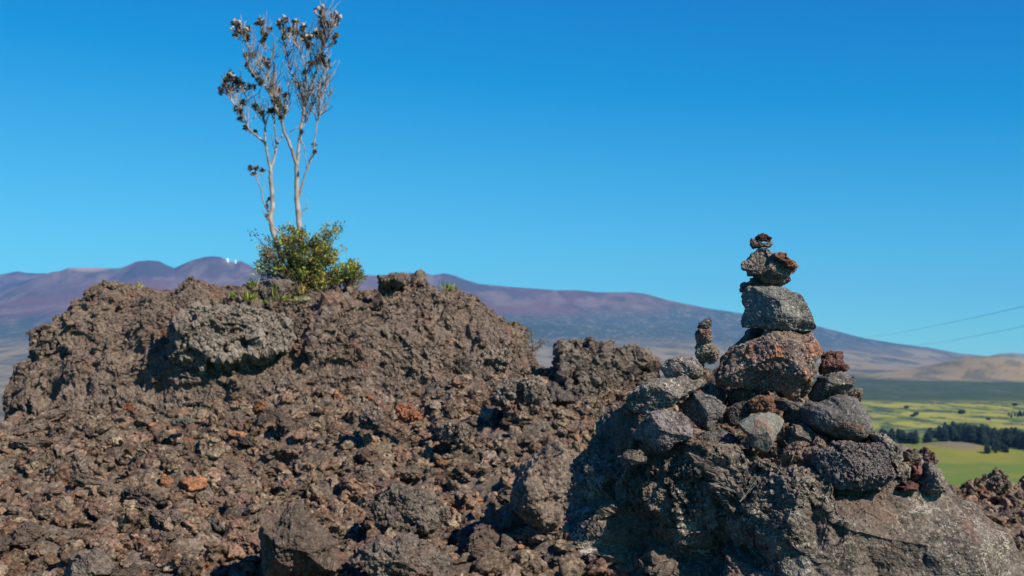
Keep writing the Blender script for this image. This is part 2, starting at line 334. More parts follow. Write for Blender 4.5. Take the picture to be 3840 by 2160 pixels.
def far_z(u, r):
    s = np.interp(np.log(r), LR, SS); sn = (1386 - np.interp(u, SKX, SKYY))/FPX
    t = np.clip((r - 5500)/7500, 0, 1); 
    sw = np.mean([(1386 - np.interp(u + a, SKX, SKYY))/FPX for a in np.linspace(-420, 420, 21)], axis=0) - .006; sn = sw + (sn - sw)*smooth(.80, .99, t)
    s = np.where(r > 5500, SS[-1] + (sn - SS[-1])*t**.85, s)
    sf = np.minimum((1386 - np.interp(u, [-3000, 0, 58, 97, 167, 300, 1500, 2800, 7000], [1200, 1029, 1017, 1023, 1024, 1090, 1210, 1350, 1420]))/FPX, .075)
    s = np.where(r > 13000, sn - .006*smooth(13000, 14500, r) , s)
    s = np.where(r > 14500, (sn - .006) + (sf - sn + .006)*smooth(14500, 17500, r), s)
    s = np.where(r > 17500, sf - .02*smooth(17500, 20000, r), s)
    X = (u - 1920)/FPX*r; z = s*r
    q = np.stack([X, r, 0*r], 1)
    amp = np.interp(r, [12, 100, 900, 2500, 6000, 9000, 13000, 20000], [.0, .5, 2.5, 6, 16, 60, 9, 9])
    z = z + amp*(fbm(q, 1/1700, 5, 5, .55)) + .35*amp*(fbm(q*np.array([1, .35, 1]), 1/420, 4, 15, .55))
    def hill(u0, r0, wu, wr, h): return h*np.exp(-((X - (u0-1920)/FPX*r0)/wu)**2 - ((r - r0)/wr)**2)
    z = z + hill(3675, 4900, 200, 420, 62) + hill(3900, 4700, 260, 300, 25) + hill(3560, 1130, 42, 60, 8) + hill(660, 9500, 600, 700, 55) + hill(900, 10500, 420, 600, 60) + hill(400, 8500, 500, 500, -40)
    z = z + hill(1500, 9800, 500, 900, 45) + hill(2250, 9300, 700, 700, 40) + hill(2650, 9800, 350, 500, 35) + hill(1900, 8500, 400, 600, -30)
    return X, z
us = np.linspace(-3400, 7400, 1300)
us = np.concatenate([np.linspace(-3400, -150, 110)[:-1], np.linspace(-150, 4000, 1000), np.linspace(4000, 7400, 110)[1:]])
rs = np.concatenate([np.geomspace(12, 800, 60)[:-1], np.geomspace(800, 5500, 190)[:-1], np.linspace(5500, 13300, 250)[:-1], np.linspace(13300, 20000, 60)])
U, RR = np.meshgrid(us, rs); u_, r_ = U.ravel(), RR.ravel()
X_, Z_ = far_z(u_, r_); V = np.stack([X_, r_, Z_], 1)
yy = 1386 - FPX*Z_/r_                                # row in which that spot of the country lies
q = np.stack([X_, r_, 0*r_], 1)
def mixv(a, b, t): return a*(1-t)[:, None] + b*t[:, None]
N1 = fbm(q, 1/900, 5, 40, .6); N2 = fbm(q*np.array([1, .3, 1]), 1/75, 4, 41, .6); N3 = fbm(q, 1/2600, 4, 42); N4 = fbm(q*np.array([1, .22, 1]), 1/26, 3, 43, .6)
NM = fbm(q*np.array([1, .35, 1]), 1/330, 5, 44, .65); NS = fbm(q*np.array([1, .3, 1]), 1/90, 3, 45, .6)
c = lambda *a: np.array([a], float)
green = mixv(c(.115, .165, .008), c(.21, .20, .016), smooth(-.1, .3, N2))
field = mixv(c(.29, .26, .035), c(.145, .175, .012), smooth(-.2, .2, N2 + .6*N1)); field = mixv(field, c(.035, .065, .03), .95*smooth(.0, .13, N4*.7 + .6*N2 + .3*N1))
scrub = mixv(c(.036, .062, .018), c(.080, .098, .030), smooth(-.05, .4, N4*.6 + NS*.6))
tan = mixv(c(.27, .215, .12), c(.15, .13, .085), smooth(-.2, .3, NM)); tan = mixv(tan, c(.07, .085, .06), .85*smooth(.0, .24, NS*.7 + NM*.5))
speck = mixv(c(.06, .095, .085), c(.21, .20, .14), smooth(-.05, .35, N4*.6 + NS*.5 + NM*.3))
purple = mixv(c(.20, .13, .115), c(.075, .066, .075), smooth(-.2, .25, NM + .4*N1)); purple = mixv(purple, c(.24, .19, .14), .6*smooth(.05, .3, NS*.6 - NM)); purple = mixv(purple, c(.215, .10, .085), .8*smooth(.04, .26, N3 + .45*NM))
purple, speck, tan = purple*.80, speck*.80, tan*.95; field = field*1.12; green = green*1.05
lf_ = smooth(2000, 1100, u_); green, field = mixv(green, tan, lf_), mixv(field, tan, lf_); purple = mixv(purple, c(.135, .112, .075), .55*smooth(2200, 3000, u_))
lava = c(.12, .09, .07)*np.ones((len(r_), 1))
rn = r_*(1 + .18*N1 + .08*N2)
C = mixv(lava, green, smooth(450, 600, rn)); C = mixv(C, field, smooth(1350, 1600, rn))
left = smooth(2000, 1100, u_)
C = mixv(C, mixv(scrub, tan, left), smooth(2550, 2900, r_*(1 + .05*N1 + .03*N2))); C = mixv(C, tan, smooth(5000, 5250, r_*(1 + .03*N2)))
yb = yy + 26*N1 + 14*N2
lim_ = np.interp(u_, [2500, 3000], [-32, 0]); C = mixv(C, speck, smooth(1335, 1290, yb - lim_)*(r_ > 5200)); C = mixv(C, purple, smooth(1222, 1150, yb + np.interp(u_, [0, 600, 2000, 3000], [-25, 0, 0, 60]))*(r_ > 5200))
ash = smooth(1, .4, np.hypot((u_-330)/95, (yy-1008)/14))*(r_ > 11500); C = mixv(C, c(.42, .27, .22), ash*.8)
hillm = np.exp(-((X_ - (3690-1920)/FPX*4900)/420)**2 - ((r_-4800)/620)**2); C = mixv(C, mixv(c(.30, .225, .11), c(.12, .12, .075), .8*smooth(.1, .35, N2+N1*.6)), smooth(.25, .5, hillm))
bm = np.exp(-((X_ - (3560-1920)/FPX*1130)/25)**2 - ((r_-1130)/60)**2); C = mixv(C, c(.19, .15, .075), smooth(.35, .7, bm))
nu, nr = len(us), len(rs); I = np.arange(nu*nr).reshape(nr, nu)
Fq = np.stack([I[:-1, :-1], I[:-1, 1:], I[1:, 1:], I[1:, :-1]], -1).reshape(-1, 4)
M['land'] = mat_plain('far_land', (1, 1, 1), .95, attr=True, var=.12, scale=.02)
o = link('terrain', V, Fq, M['land'], cols=C, origin='world'); tag(o, 'far plain and long volcanic mountain rising to reddish cinder cones', 'terrain', kind='structure')

# ---- near lava ground
CR = np.array([(-2500,1640),(-600,1580),(0,1555),(300,1530),(700,1500),(1200,1455),(1600,1415),(2000,1385),(2100,1385),(2300,1405),(2500,1425),(2640,1385),(2700,1370),(2790,1365),(2900,1400),(3100,1470),(3180,1545),(3240,1620),(3330,1730),(3440,1790),(3510,1820),(3560,1845),(3640,1830),(3720,1805),(3780,1815),(3900,1830),(4600,1860),(6500,1900)], float)
def near_z(X, Y):
    uc = 1920 + FPX*X/10; zc = (1386 - np.interp(uc, CR[:, 0], CR[:, 1]))/FPX*10
    zb = -.93 - .10*smooth(1.0, 3.5, X) + 0*X                       # height at 6 m
    t = (Y - 6)/4
    z = np.where(t < 0, zb + t*1.0, zb + (zc - zb)*np.clip(t, 0, 1)**1.05)
    z = np.where(t > 1, zc - .05*(Y-10) - .13*np.maximum(0, Y-10.6)**2*np.where(X < .1, .35, 1.0), z)
    return np.maximum(z, -.47*Y)
gx = np.linspace(-7, 7.2, 860); gy = np.concatenate([np.linspace(2.2, 5, 60)[:-1], np.linspace(5, 11, 560)[:-1], np.linspace(11, 19, 160)])
GX, GY = np.meshgrid(gx, gy); gxx, gyy = GX.ravel(), GY.ravel(); gz = near_z(gxx, gyy)
q = np.stack([gxx, gyy, 0*gxx], 1)
warp = np.stack([fbm(q, 1.3, 3, 61), fbm(q, 1.3, 3, 62), 0*gxx], 1)*.25
gz = gz + .16*fbm(q, .55, 3, 60)
hgt = 0
for fr, am, s_ in ((1.7, .13, 1), (4.0, .07, 2), (9.5, .04, 3), (21, .022, 4)):
    f1, f2 = worley(q + warp + s_*3.1, fr, 70+s_); hgt = hgt + am*(.6*(.55 - f1) - .3*(1 - smooth(0, .3, f2-f1)) + .6*facets_(q + warp, fr, 80+s_))
gz = gz + hgt*.9
cf = .82 + .5*fbm(q, 2.1, 4, 90); red = smooth(.05, .35, fbm(q, .6, 4, 91))
C = np.stack([cf*(1+.16*red), cf*(1-.03*red), cf*(1-.12*red)], 1)
nu, nr = len(gx), len(gy); I = np.arange(nu*nr).reshape(nr, nu)
Fq = np.stack([I[:-1, :-1], I[:-1, 1:], I[1:, 1:], I[1:, :-1]], -1).reshape(-1, 4)
o = link('ground', np.stack([gxx, gyy, gz], 1), Fq, M['aa'], cols=C, origin='world'); tag(o, 'rough brown lava slope rising from the lower edge of the picture', 'ground', kind='structure')
GZ = gz.reshape(nr, nu)
def ground_z(X, Y):
    i = np.clip(np.searchsorted(gy, Y), 1, nr-1); j = np.clip(np.searchsorted(gx, X), 1, nu-1); return GZ[i, j]

# ---- the big outcrop behind and its neighbours
TOP = [(15,1541),(30,1466),(70,1402),(75,1347),(107,1278),(129,1228),(184,1163),(243,1119),(318,1072),(378,1062),(447,1048),(502,1046),(542,1069),(596,1066),(641,1056),(691,1046),(755,1056),(780,1061),(845,1061),(875,1074),(959,1072),(1113,1084),(1280,1076),(1340,1082),(1409,1086),(1422,1060),(1470,1048),(1518,1050),(1578,1058),(1647,1064),(1727,1080),(1786,1100),(1816,1131),(1871,1161),(1935,1200),(1975,1240),(1995,1290),(2035,1345),(2080,1400)]
poly = TOP + [(2200,1600),(2150,1900),(1700,2000),(1000,2000),(300,1960),(-30,1800),(-40,1640)]
def mound_w(W): return 1.0 + 0*W[:, 0]
Fm = [((480,1100),(330,1250),60,.10),((250,1330),(240,1440),45,.12),((470,1160),(560,1290),50,.08),((860,1080),(800,1120),25,.08),((1400,1080),(1430,1180),30,.10),
      ((1560,1070),(1700,1170),35,-.08),((1750,1150),(1900,1290),40,-.07),((1700,1230),(1760,1260),30,.09),((600,1420),(900,1470),50,.10),((1000,1130),(1250,1300),90,-.07),((1240,1190),(1600,1370),90,-.10)]
def big(poly, Y, D, size_l, sub, seed, amps, n=2.5, facets=3, feats=(), planes=(), lean=0.):
    """a large lava mass: outline blown up to a body, then clinkery lumps of several sizes in metres"""
    v, f = rock_mesh(poly, Y, D, sub=sub, seed=seed, n=n, facets=facets, lump=0, crag=0, grain=0, feats=feats, win=5, planes=planes, lean=lean)
    n_ = normals(v, f); wv = np.stack([fbm(v, 1.4, 3, seed+k) for k in (1, 2, 3)], 1)*.25
    v = v + n_*(.10*size_l*fbm(v, 1.2/size_l, 3, seed+9))[:, None]
    for fr, am, s_ in amps:
        n_ = normals(v, f); f1, f2 = worley(v + wv, fr, seed + s_)
        loc = .45 + .55*smooth(-.25, .3, fbm(v, fr*.3, 2, seed + 50 + s_))
        v = v + n_*(am*loc*(.7*(.5 - f1) - .4*(1 - smooth(0, .25, f2-f1)) + .55*facets_(v + wv, fr*1.3, seed + 90 + s_)))[:, None]
    n_ = normals(v, f); v = v + n_*(.010*fbm(v, 28, 3, seed+20, .7)*1.5)[:, None]
    return v, f
AM = ((1.9, .100, 1), (4.6, .062, 2), (11, .023, 3), (24, .014, 4), (50, .011, 5))
v, f = big(poly, 11.5, 1.1, .8, 8, 11, AM, feats=Fm, n=2.2, facets=0, lean=.55)
o = link('lava_outcrop', v, f, M['mound'], smooth_=False); tag(o, 'long hump of rough brown lava carrying the bare trees and the green bush', 'rock outcrop')
_mv = v; v0_, n0_ = v, normals(v, f)
_mpx = 1920 + FPX*_mv[:, 0]/_mv[:, 1]; _mpy = 1386 - FPX*_mv[:, 2]/_mv[:, 1]
def mound_Y(x, y, rad=14):
    """how far ahead the face of the outcrop stands where the photo shows (x, y)"""
    m = (np.abs(_mpx - x) < rad) & (np.abs(_mpy - y) < rad); return float(np.percentile(_mv[m, 1], 15)) if m.any() else 11.3
def mound_top(X):                                     # crest of the outcrop near X
    m = np.abs(_mv[:, 0] - X) < .05; i = np.argmax(np.where(m, _mv[:, 2], -99)); return _mv[i]
poly = pp('F', [(1745,800),(1775,740),(1770,690),(1830,650),(1880,670),(1920,625),(1990,660),(2040,608),(2100,630),(2150,680),(2200,720),(2300,690),(2420,700),(2500,760),(2552,850),(2560,930),(2570,1080),(2480,1250),(2280,1380),(2000,1400),(1820,1280),(1730,1100),(1725,900)])
v, f = big(poly, 10.1, .62, .5, 7, 23, ((3, .10, 1), (7, .06, 2), (16, .032, 3), (34, .016, 4)), facets=2, lean=.35, feats=[((2290,1320),(2400,1370),22,.10),((2115,1340),(2140,1400),22,.08),((2230,1290),(2250,1330),10,.06)])
o = link('lava_rock', v, f, M['grey_aa'], smooth_=False); tag(o, 'knobbly grey brown lava block with a spiky top between outcrop and cairn', 'boulder')
poly = pp('E', [(1235,720),(1260,620),(1310,540),(1400,520),(1480,480),(1600,500),(1800,480),(1980,520),(2130,560),(2200,630),(2235,730),(2215,830),(2140,890),(2020,940),(1880,990),(1700,1000),(1560,960),(1400,920),(1290,880),(1240,800)])
v, f = big(poly, mound_Y(850, 1330, 30) - .02, .33, .3, 7, 31, ((3.6, .06, 1), (8, .04, 2), (18, .024, 3), (38, .014, 4)), facets=0, planes=[((.15, -.9, .22), .70), ((.5, -.7, .5), .75), ((-.1, -.6, .8), .8)], feats=[((830,1330),(1000,1260),14,.07),((700,1300),(720,1240),16,.04),((705,1140),(730,1180),16,.10),((660,1340),(780,1370),14,-.05)])
M['round'] = mat_rock('pale_round_lava', (.085, .070, .055), (.175, .147, .118), (.25, .215, .175), rust=(.21, .12, .08), rust_amt=.34, lich_amt=.05, s=1.3, lichen=(.33, .31, .25), speck=110, bump=.6)
o = link('lava_boulder', v, f, M['round'], smooth_=False); tag(o, 'big round grey crusted lava boulder stuck on the front of the brown outcrop', 'boulder')
rock('lava_block', 'pale grey upright lava block right below the green bush', 'rock', 'E', [(1940,330),(1990,300),(2060,290),(2180,300),(2240,340),(2235,400),(2190,430),(2100,450),(1990,440),(1945,400)], mound_Y(1040, 1125), .13, 'grey_aa', sub=5, seed=5, lump=.06, crag=.06)
poly = pp('F', [(440,250),(430,200),(445,160),(480,150),(540,135),(600,140),(640,145),(660,180),(640,260),(560,290),(480,290)])
v, f = big(poly, mound_Y(1470, 1095, 20) + .06, .22, .2, 6, 37, ((7, .07, 1), (15, .035, 2), (30, .015, 3)))
o = link('lava_crag', v, f, M['grey_aa']); tag(o, 'dark jagged lava crag on the outcrop crest right of the green bush', 'rock')

_outcrop = (v0_, n0_)
# ================================================================== RUBBLE
def clinker(level, seed, size=1.0):
    d, f = ico(level); rg = np.random.default_rng(seed); v = d.copy()
    for _ in range(13):
        a = rg.normal(size=3); a /= np.linalg.norm(a); h = v @ a; lim = rg.uniform(.45, .85); v = v - a*(np.maximum(0, h-lim)*.92)[:, None]
    v = v*rg.uniform(.65, 1.3, 3)
    return rough_up(v*.5, f, 1.0, seed, lump=.08, crag=.10, grain=.022, pits=.03 if level > 4 else 0), f
def rot_rand(rg):
    a = rg.normal(size=4); a /= np.linalg.norm(a); w_, x, y, z = a
    return np.array([[1-2*(y*y+z*z), 2*(x*y-z*w_), 2*(x*z+y*w_)], [2*(x*y+z*w_), 1-2*(x*x+z*z), 2*(y*z-x*w_)], [2*(x*z-y*w_), 2*(y*z+x*w_), 1-2*(x*x+y*y)]])
rg = np.random.default_rng(21)
protos = {2: [clinker(2, 200+i) for i in range(10)], 3: [clinker(3, 300+i) for i in range(12)]}
VV, FF, CC, off = [], [], [], 0
def tint(rg, redness):
    b = rg.uniform(.65, 1.35); k = rg.random()
    if k < .02*(1+redness): return np.array([1.65, 1.02, .70])*b*.85
    if k < .30 + .2*redness: return np.array([1.14, .94, .84])*b
    if k < .45: return np.array([.95, .98, 1.03])*b*1.05
    if k < .60: return np.array([1.12, 1.10, .98])*b*1.15
    return np.array([1.05, .99, .92])*b
npts = 15000
Ys = 5.0 + 6.1*rg.random(npts)**.85; Xs = (rg.random(npts)*2-1)*(.40*Ys + .5)
for X, Y in zip(Xs, Ys):
    s_ = .030 + .105*rg.random()**1.9
    if rg.random() < .03: s_ *= 1.5
    lv = 3 if s_ > .062 else 2
    v, f = protos[lv][rg.integers(len(protos[lv]))]
    v = (v*rg.uniform(.7, 1.25, 3)) @ rot_rand(rg).T*s_*np.array([1, 1, .85]); z = ground_z(X, Y)
    VV.append(v + (X, Y, z + s_*.12)); FF.append(f + off); off += len(v)
    CC.append(np.repeat(tint(rg, 1. if X < -.5 and Y < 9.5 else 0.)[None], len(v), 0))
ov, on = _outcrop; idx = np.where((ov[:, 1] < 11.9) & (ov[:, 2] > -.6))[0]
for k_ in rg.choice(idx, 1800):
    p0, n0 = ov[k_], on[k_]
    if n0[1] > .35: continue
    s_ = .018 + .08*rg.random()**3.2; lv = 3 if s_ > .05 else 2; v, f = protos[lv][rg.integers(len(protos[lv]))]
    v = (v*rg.uniform(.7, 1.25, 3)) @ rot_rand(rg).T*s_; VV.append(v + p0 + n0*s_*rg.uniform(-.15, .15)); FF.append(f + off); off += len(v); CC.append(np.repeat((tint(rg, 0.)*.35 + np.array([1.0, .95, .9])*.65*.92)[None], len(v), 0))
o = link('lava_rubble', np.concatenate(VV), np.concatenate(FF), M['aa'], cols=np.concatenate(CC), origin='world')
tag(o, 'loose small clinker stones covering the lava slope and the outcrop', 'rubble', kind='stuff')
# the large stones of the slope: each an object
big_meshes = []
mats_r = ['r0', 'r1', 'r2', 'r3']
M['r0'] = M['mound']; M['r1'] = M['grey_aa']
M['r2'] = mat_rock('reddish_clinker', (.055, .037, .030), (.13, .085, .066), (.19, .135, .105), rust_amt=.4, lich_amt=.08, s=2.2, speck=130, bump=.8)
M['r3'] = mat_rock('dark_clinker', (.035, .03, .028), (.08, .068, .058), (.14, .12, .10), rust_amt=.2, lich_amt=.15, s=2.2, speck=130, bump=.8)
for i in range(16):
    v, f = clinker(5, 400+i); big_meshes.append(mesh_data('lava_stone', v, f, M[mats_r[(0, 1, 0, 2, 0, 1, 3, 2)[i % 8]]]))
LB = {0: 'brown', 1: 'grey', 2: 'brown', 3: 'reddish', 4: 'brown', 5: 'grey', 6: 'dark', 7: 'reddish'}
def near_feature(X, Y):
    u = 1920 + FPX*X/Y
    where = 'on the slope under the round boulder' if u < 1100 else ('on the slope between round boulder and cairn' if u < 2100 else ('on the ridge behind the cairn' if u < 3450 else 'on the slope beyond the cairn'))
    if u < 2100: where += ', high up' if Y > 9 else (', halfway up' if Y > 7.3 else ', low down')
    return where
placed = []
tries = 0
while len(placed) < 230 and tries < 20000:
    tries += 1
    Y = 5.3 + 5.6*rg.random(); X = (rg.random()*2-1)*(.37*Y + .1); s_ = .10 + .24*rg.random()**3.2
    u = 1920 + FPX*X/Y; ypix = 1386 - FPX*ground_z(X, Y)/Y
    if ypix > 2230 or (2350 < u < 3600 and ypix > 1560): continue
    if any((X-a)**2 + ((Y-b)*.6)**2 < (.42*(s_+c_))**2 for a, b, c_ in placed): continue
    k = rg.integers(16); o = bpy.data.objects.new('lava_stone', big_meshes[k]); col.objects.link(o)
    o.location = (X, Y, ground_z(X, Y) + s_*.06); o.scale = tuple(s_*rg.uniform(.75, 1.4, 3)*np.array([1.15, 1, .75])); o.rotation_euler = tuple(rg.uniform(-.5, .5, 2)) + (rg.uniform(0, 6.28),)
    szw = 'big' if s_ > .17 else 'small'
    wh = near_feature(X, Y)
    tag(o, f'{szw} {LB[k % 8]} lava stone {wh}', 'lava stone', f'{szw} {LB[k % 8]} stones {wh}'); placed.append((X, Y, s_))
# stones one can single out
def lone(label, x, y, Y, wpx, hpx, mat, seed, D=None, rot=0, **kw):
    if Y > 9.5 and x < 2000: Y = mound_Y(x, y, 20) + .03
    th = np.linspace(0, 2*math.pi, 12, endpoint=False); rg_ = np.random.default_rng(seed)
    pts = []
    for t in th:
        k = rg_.uniform(.72, 1.15); a, b = math.cos(t)*wpx/2*k, math.sin(t)*hpx/2*k; cr, sr = math.cos(R(rot)), math.sin(R(rot)); pts.append((x + a*cr - b*sr, y + a*sr + b*cr))
    sc = Y/FPX
    o = rock('lava_stone', label, 'lava stone', None, pts, Y, D or (wpx+hpx)/4*sc, mat, seed=seed, **{**dict(sub=5, lump=.16, crag=.17, grain=.02, n=2.6, facets=7, win=3), **kw}); return o
M['vivid'] = mat_rock('orange_oxidised_clinker', (.12, .05, .03), (.22, .085, .045), (.27, .15, .095), rust=(.28, .11, .05), rust_amt=.6, lich_amt=.1, s=2, speck=130)
lone('tapering bright orange stone lying in the middle of the slope', 1530, 1550, 8.6, 105, 62, 'vivid', 601, rot=24)
lone('small round orange stone on the left of the slope under the outcrop', 487, 1525, 9.4, 40, 34, 'vivid', 602)
lone('long grey flat stone in the left half of the slope', 690, 1580, 8.9, 90, 34, 'smooth', 603, rot=-8)
lone('rounded pale lava stone resting against the outcrop foot in the middle', 1850, 1365, 9.9, 170, 100, 'grey_aa', 604)
lone('dark ragged stone wedged left of the pale rounded stone at the outcrop foot', 1735, 1370, 9.9, 70, 80, 'r3', 605)
lone('reddish stone tucked under the right end of the grey crusted boulder', 1140, 1320, 10.1, 110, 70, 'r2', 606)
lone('upright pale lava block near the right lower end of the grey crusted boulder', 1070, 1480, 9.6, 110, 130, 'grey_aa', 607)
lone('grey lava lump under the left end of the grey crusted boulder', 730, 1420, 9.9, 120, 70, 'grey_aa', 608)
lone('broad hump of lava in the middle of the slope just left of the cairn boulder', 1960, 1500, 8.8, 230, 170, 'grey_aa', 609)
lone('knuckled lava lump standing in shadow below the broad hump', 1720, 1620, 8.2, 130, 110, 'grey_aa', 610)
lone('lumpy pale lava stone upper left of the bright orange stone', 1385, 1570, 8.5, 110, 110, 'grey_aa', 611)
lone('wide lava slab sloping down left of the cairn boulder', 2060, 1830, 6.9, 330, 380, 'mound', 612, sub=6, D=.34, rot=35, crag=.06, lump=.06, facets=2, win=7)
lone('large fractured lava lump at the lower middle of the picture', 1540, 1910, 6.7, 270, 220, 'grey_aa', 613, sub=6, crag=.08, lump=.08, facets=3)
lone('flat faced lava slab slanting up from the lower edge of the picture', 1120, 2050, 6.15, 400, 300, 'mound', 614, sub=6, rot=42, crag=.05, D=.26, lump=.05, facets=2, win=7)
lone('rounded grey lava stone cut by the lower left edge of the picture', 340, 2120, 6.0, 190, 150, 'grey_aa', 615, crag=.06, lump=.08)
lone('lava hump beside a deep shadow at the lower edge of the picture', 1520, 2100, 6.0, 380, 220, 'grey_aa', 616, sub=6, crag=.07, lump=.07, facets=3)
lone('brown lava stone behind the flat slab on the right of the cairn', 3190, 1505, 9.2, 110, 110, 'r0', 617)
lone('brown lava stone behind the two small stones at the right shoulder of the boulder', 3462, 1725, 8.8, 85, 95, 'r2', 618)
lone('jagged brown lava lump highest on the right edge slope', 3735, 1800, 8.4, 110, 80, 'r0', 619)
lone('small brown lava hump glimpsed between the small stack and the orange crusted rock', 2755, 1395, 9.6, 190, 150, 'r0', 620)

# ================================================================== BASE BOULDER
poly = [(2299,1500),(2264,1515),(2249,1559),(2229,1634),(2199,1698),(2155,1758),(2125,1783),(2110,1833),(2107,1937),(2120,1987),(2130,2046),(2164,2059),(2204,2081),(2234,2101),(2269,2136),(2299,2160),(2420,2250),(2700,2420),(3200,2520),(3700,2450),(3900,2300),(3870,2180),(3840,2146),(3792,2051),(3764,1987),(3725,1942),(3655,1907),(3625,1867),(3546,1838),(3490,1770),(3400,1710),(3290,1665),(3100,1655),(2850,1650),(2600,1640),(2480,1610),(2400,1560),(2340,1495)]
Fb = [((2560,1930),(2470,2180),80,.065),((2600,1795),(2575,1910),20,.055),((2935,1830),(2925,1950),12,.045),((3003,1870),(3006,1930),9,.04),((2680,1985),(2790,2075),24,.05),
      ((2350,1870),(2470,1930),22,.05),((2480,1790),(2490,1900),14,-.03),((2380,1770),(2400,1880),38,-.035), ((2150,1850),(2330,1790),30,.05), ((2250,1900),(2330,2060),26,.045), ((2700,1880),(2720,1960),24,.05), ((2420,1960),(2300,2000),26,.035),((2600,1980),(2760,2160),40,-.045),((2290,2000),(2270,2090),18,.03),
      ((2260,1760),(2330,1830),26,-.02),((2780,1760),(2860,1800),34,-.03),((2650,1700),(2700,1750),14,.035),((2420,1740),(2360,1700),30,.05),((3100,2020),(3330,2060),30,.012),((2940,2080),(3160,2060),22,.012)]
def bw(W):
    px = 1920 + FPX*W[:, 0]/4; py = 1386 - FPX*W[:, 2]/4
    return 1.15 - .85*smooth(2850, 3100, px + .4*(py-1900))*smooth(1800, 1900, py) + .6*np.exp(-((px-2650)/330)**2 - ((py-1820)/110)**2)
v, f = rock_mesh(poly, 4.05, .52, sub=8, seed=51, n=2.5, facets=0, lump=.030, crag=.022, grain=.006, pits=.003, feats=Fb, win=5, wfun=bw,
    planes=[((.30, -.70, .66), .80), ((.55, -.8, .15), .88), ((-.12, -.93, .30), .80), ((-.45, -.80, .46), .78), ((-.50, -.85, .18), .80), ((-.30, -.75, -.58), .97), ((-.85, -.30, .40), .90), ((.2, -.97, 0), .82)])
# clinkery crust on the upper front, coarse crags
n_ = v - np.array([v[:, 0].mean(), 4.3, v[:, 2].mean() - .05]); n_ /= np.linalg.norm(n_, axis=1)[:, None]; px = 1920 + FPX*v[:, 0]/v[:, 1]; py = 1386 - FPX*v[:, 2]/v[:, 1]
mk = np.exp(-((px-2680)/380)**2 - ((py-1830)/130)**2) + .16
wv = np.stack([fbm(v, 9, 2, 300+k) for k in range(3)], 1)*.03
vs = v*np.array([1, 1, .7])
md = (1 - smooth(2820, 3080, px + .45*(py-1900))*smooth(1815, 1880, py))*(1 - .85*smooth(3000, 3200, px))
d = .018*(fbm(vs + wv, 6, 4, 320, .6, True) - .3)*mk + .007*fbm(v, 3.5, 3, 321) + (.012 + .055*md)*facets_(v + wv, 4.2, 322, 1.6, .12) + (.004 + .030*md)*facets_(v + wv, 10, 323, 1.5)
d = d*(1 - .85*np.exp(-((px-2300)/100)**2 - ((py-1550)/100)**2))
v = v + n_*d[:, None]
for fr, am, s_ in ((20, .012, 2), (46, .008, 3), (100, .005, 4), (200, .0025, 5)):
    v = v + (n_ if fr < 30 else normals(v, f))*(am*facets_(v + wv*.4, fr, 340+s_)*(mk + .12))[:, None]
n_ = normals(v, f); v = v + n_*(.0022*fbm(v, 160, 3, 333, .7))[:, None]
o = link('cairn_boulder', v, f, M['boulder'], smooth_=False); tag(o, 'huge dark craggy boulder in the foreground that carries the whole cairn', 'boulder')
_bpx = 1920 + FPX*v[:, 0]/v[:, 1]; _bpy = 1386 - FPX*v[:, 2]/v[:, 1]; _bY = v[:, 1]
def boulder_Y(x, y, rad=8):
    m = (np.abs(_bpx - x) < rad) & (np.abs(_bpy - y) < rad); return float(_bY[m].min()) if m.any() else 99.

# ================================================================== CAIRN
G = 'stones stacked into the cairn'
def cs(label, crop, pts, Y, D, mat, **kw):
    kw = {**dict(sub=5, lump=.05, crag=.045, grain=.014), **kw}; 
    _, cx_, cy_ = poly_area_c(pp(crop, pts)); Y = min(Y, boulder_Y(cx_, cy_) - .28*D) if kw.pop('front', True) else Y
    return rock('cairn_stone', label, 'cairn stone', crop, pts, Y, D, mat, G, **kw)
cs('tiny reddish brown stone at the very top of the tall stack', 'A', [(985,200),(1010,180),(1050,163),(1085,175),(1132,212),(1120,232),(1080,246),(1050,240),(1020,238),(988,226)], 4.03, .028, 'red', seed=101, crag=.09, grain=.03)
cs('small forked dark stone just below the topmost reddish stone', 'A', [(935,225),(955,208),(975,232),(1010,238),(1050,252),(1100,245),(1138,241),(1136,265),(1110,293),(1060,287),(1010,293),(965,296),(940,272)], 4.03, .026, 'brown', seed=102, crag=.07, win=3)
cs('angular grey brown stone with a rusty right corner, second large one from the top', 'A', [(858,430),(915,390),(950,340),(1005,293),(1090,293),(1150,325),(1230,335),(1270,380),(1337,450),(1325,490),(1285,535),(1275,580),(1215,612),(1100,605),(1010,575),(960,535),(912,532),(903,485),(863,472)], 4.03, .075, 'brown', seed=103, sub=6, win=3, facets=2, planes=[((.1, -.6, -.8), .72), ((-.55, -.7, .45), .66), ((.3, -.7, .65), .70)], crag=.05)
cs('rusty crumbling crust on the right shoulder of the angular upper stone', 'A', [(1110,350),(1150,325),(1230,333),(1272,380),(1337,450),(1320,485),(1240,455),(1160,410)], 3.985, .045, 'orange', seed=104, crag=.09, grain=.04)
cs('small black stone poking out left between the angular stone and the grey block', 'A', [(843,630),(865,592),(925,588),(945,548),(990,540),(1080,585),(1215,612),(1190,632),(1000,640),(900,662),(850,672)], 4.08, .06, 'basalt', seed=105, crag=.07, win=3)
cs('big angular dark grey block with yellow lichen specks in the middle of the stack', 'A', [(858,690),(880,650),(920,627),(1000,618),(1130,618),(1230,628),(1320,665),(1390,705),(1425,780),(1462,880),(1500,972),(1484,1000),(1380,1018),(1250,1010),(1080,1000),(1000,965),(940,962),(880,965),(855,920),(868,860),(893,810),(868,740)], 4.02, .095, 'block', seed=106, sub=6, win=3, facets=0, lump=.02, crag=.028, pits=.006, planes=[((.42, -.85, .12), .74), ((-.62, -.75, -.1), .62), ((.05, -.6, .8), .80), ((.2, -.8, -.55), .80)])
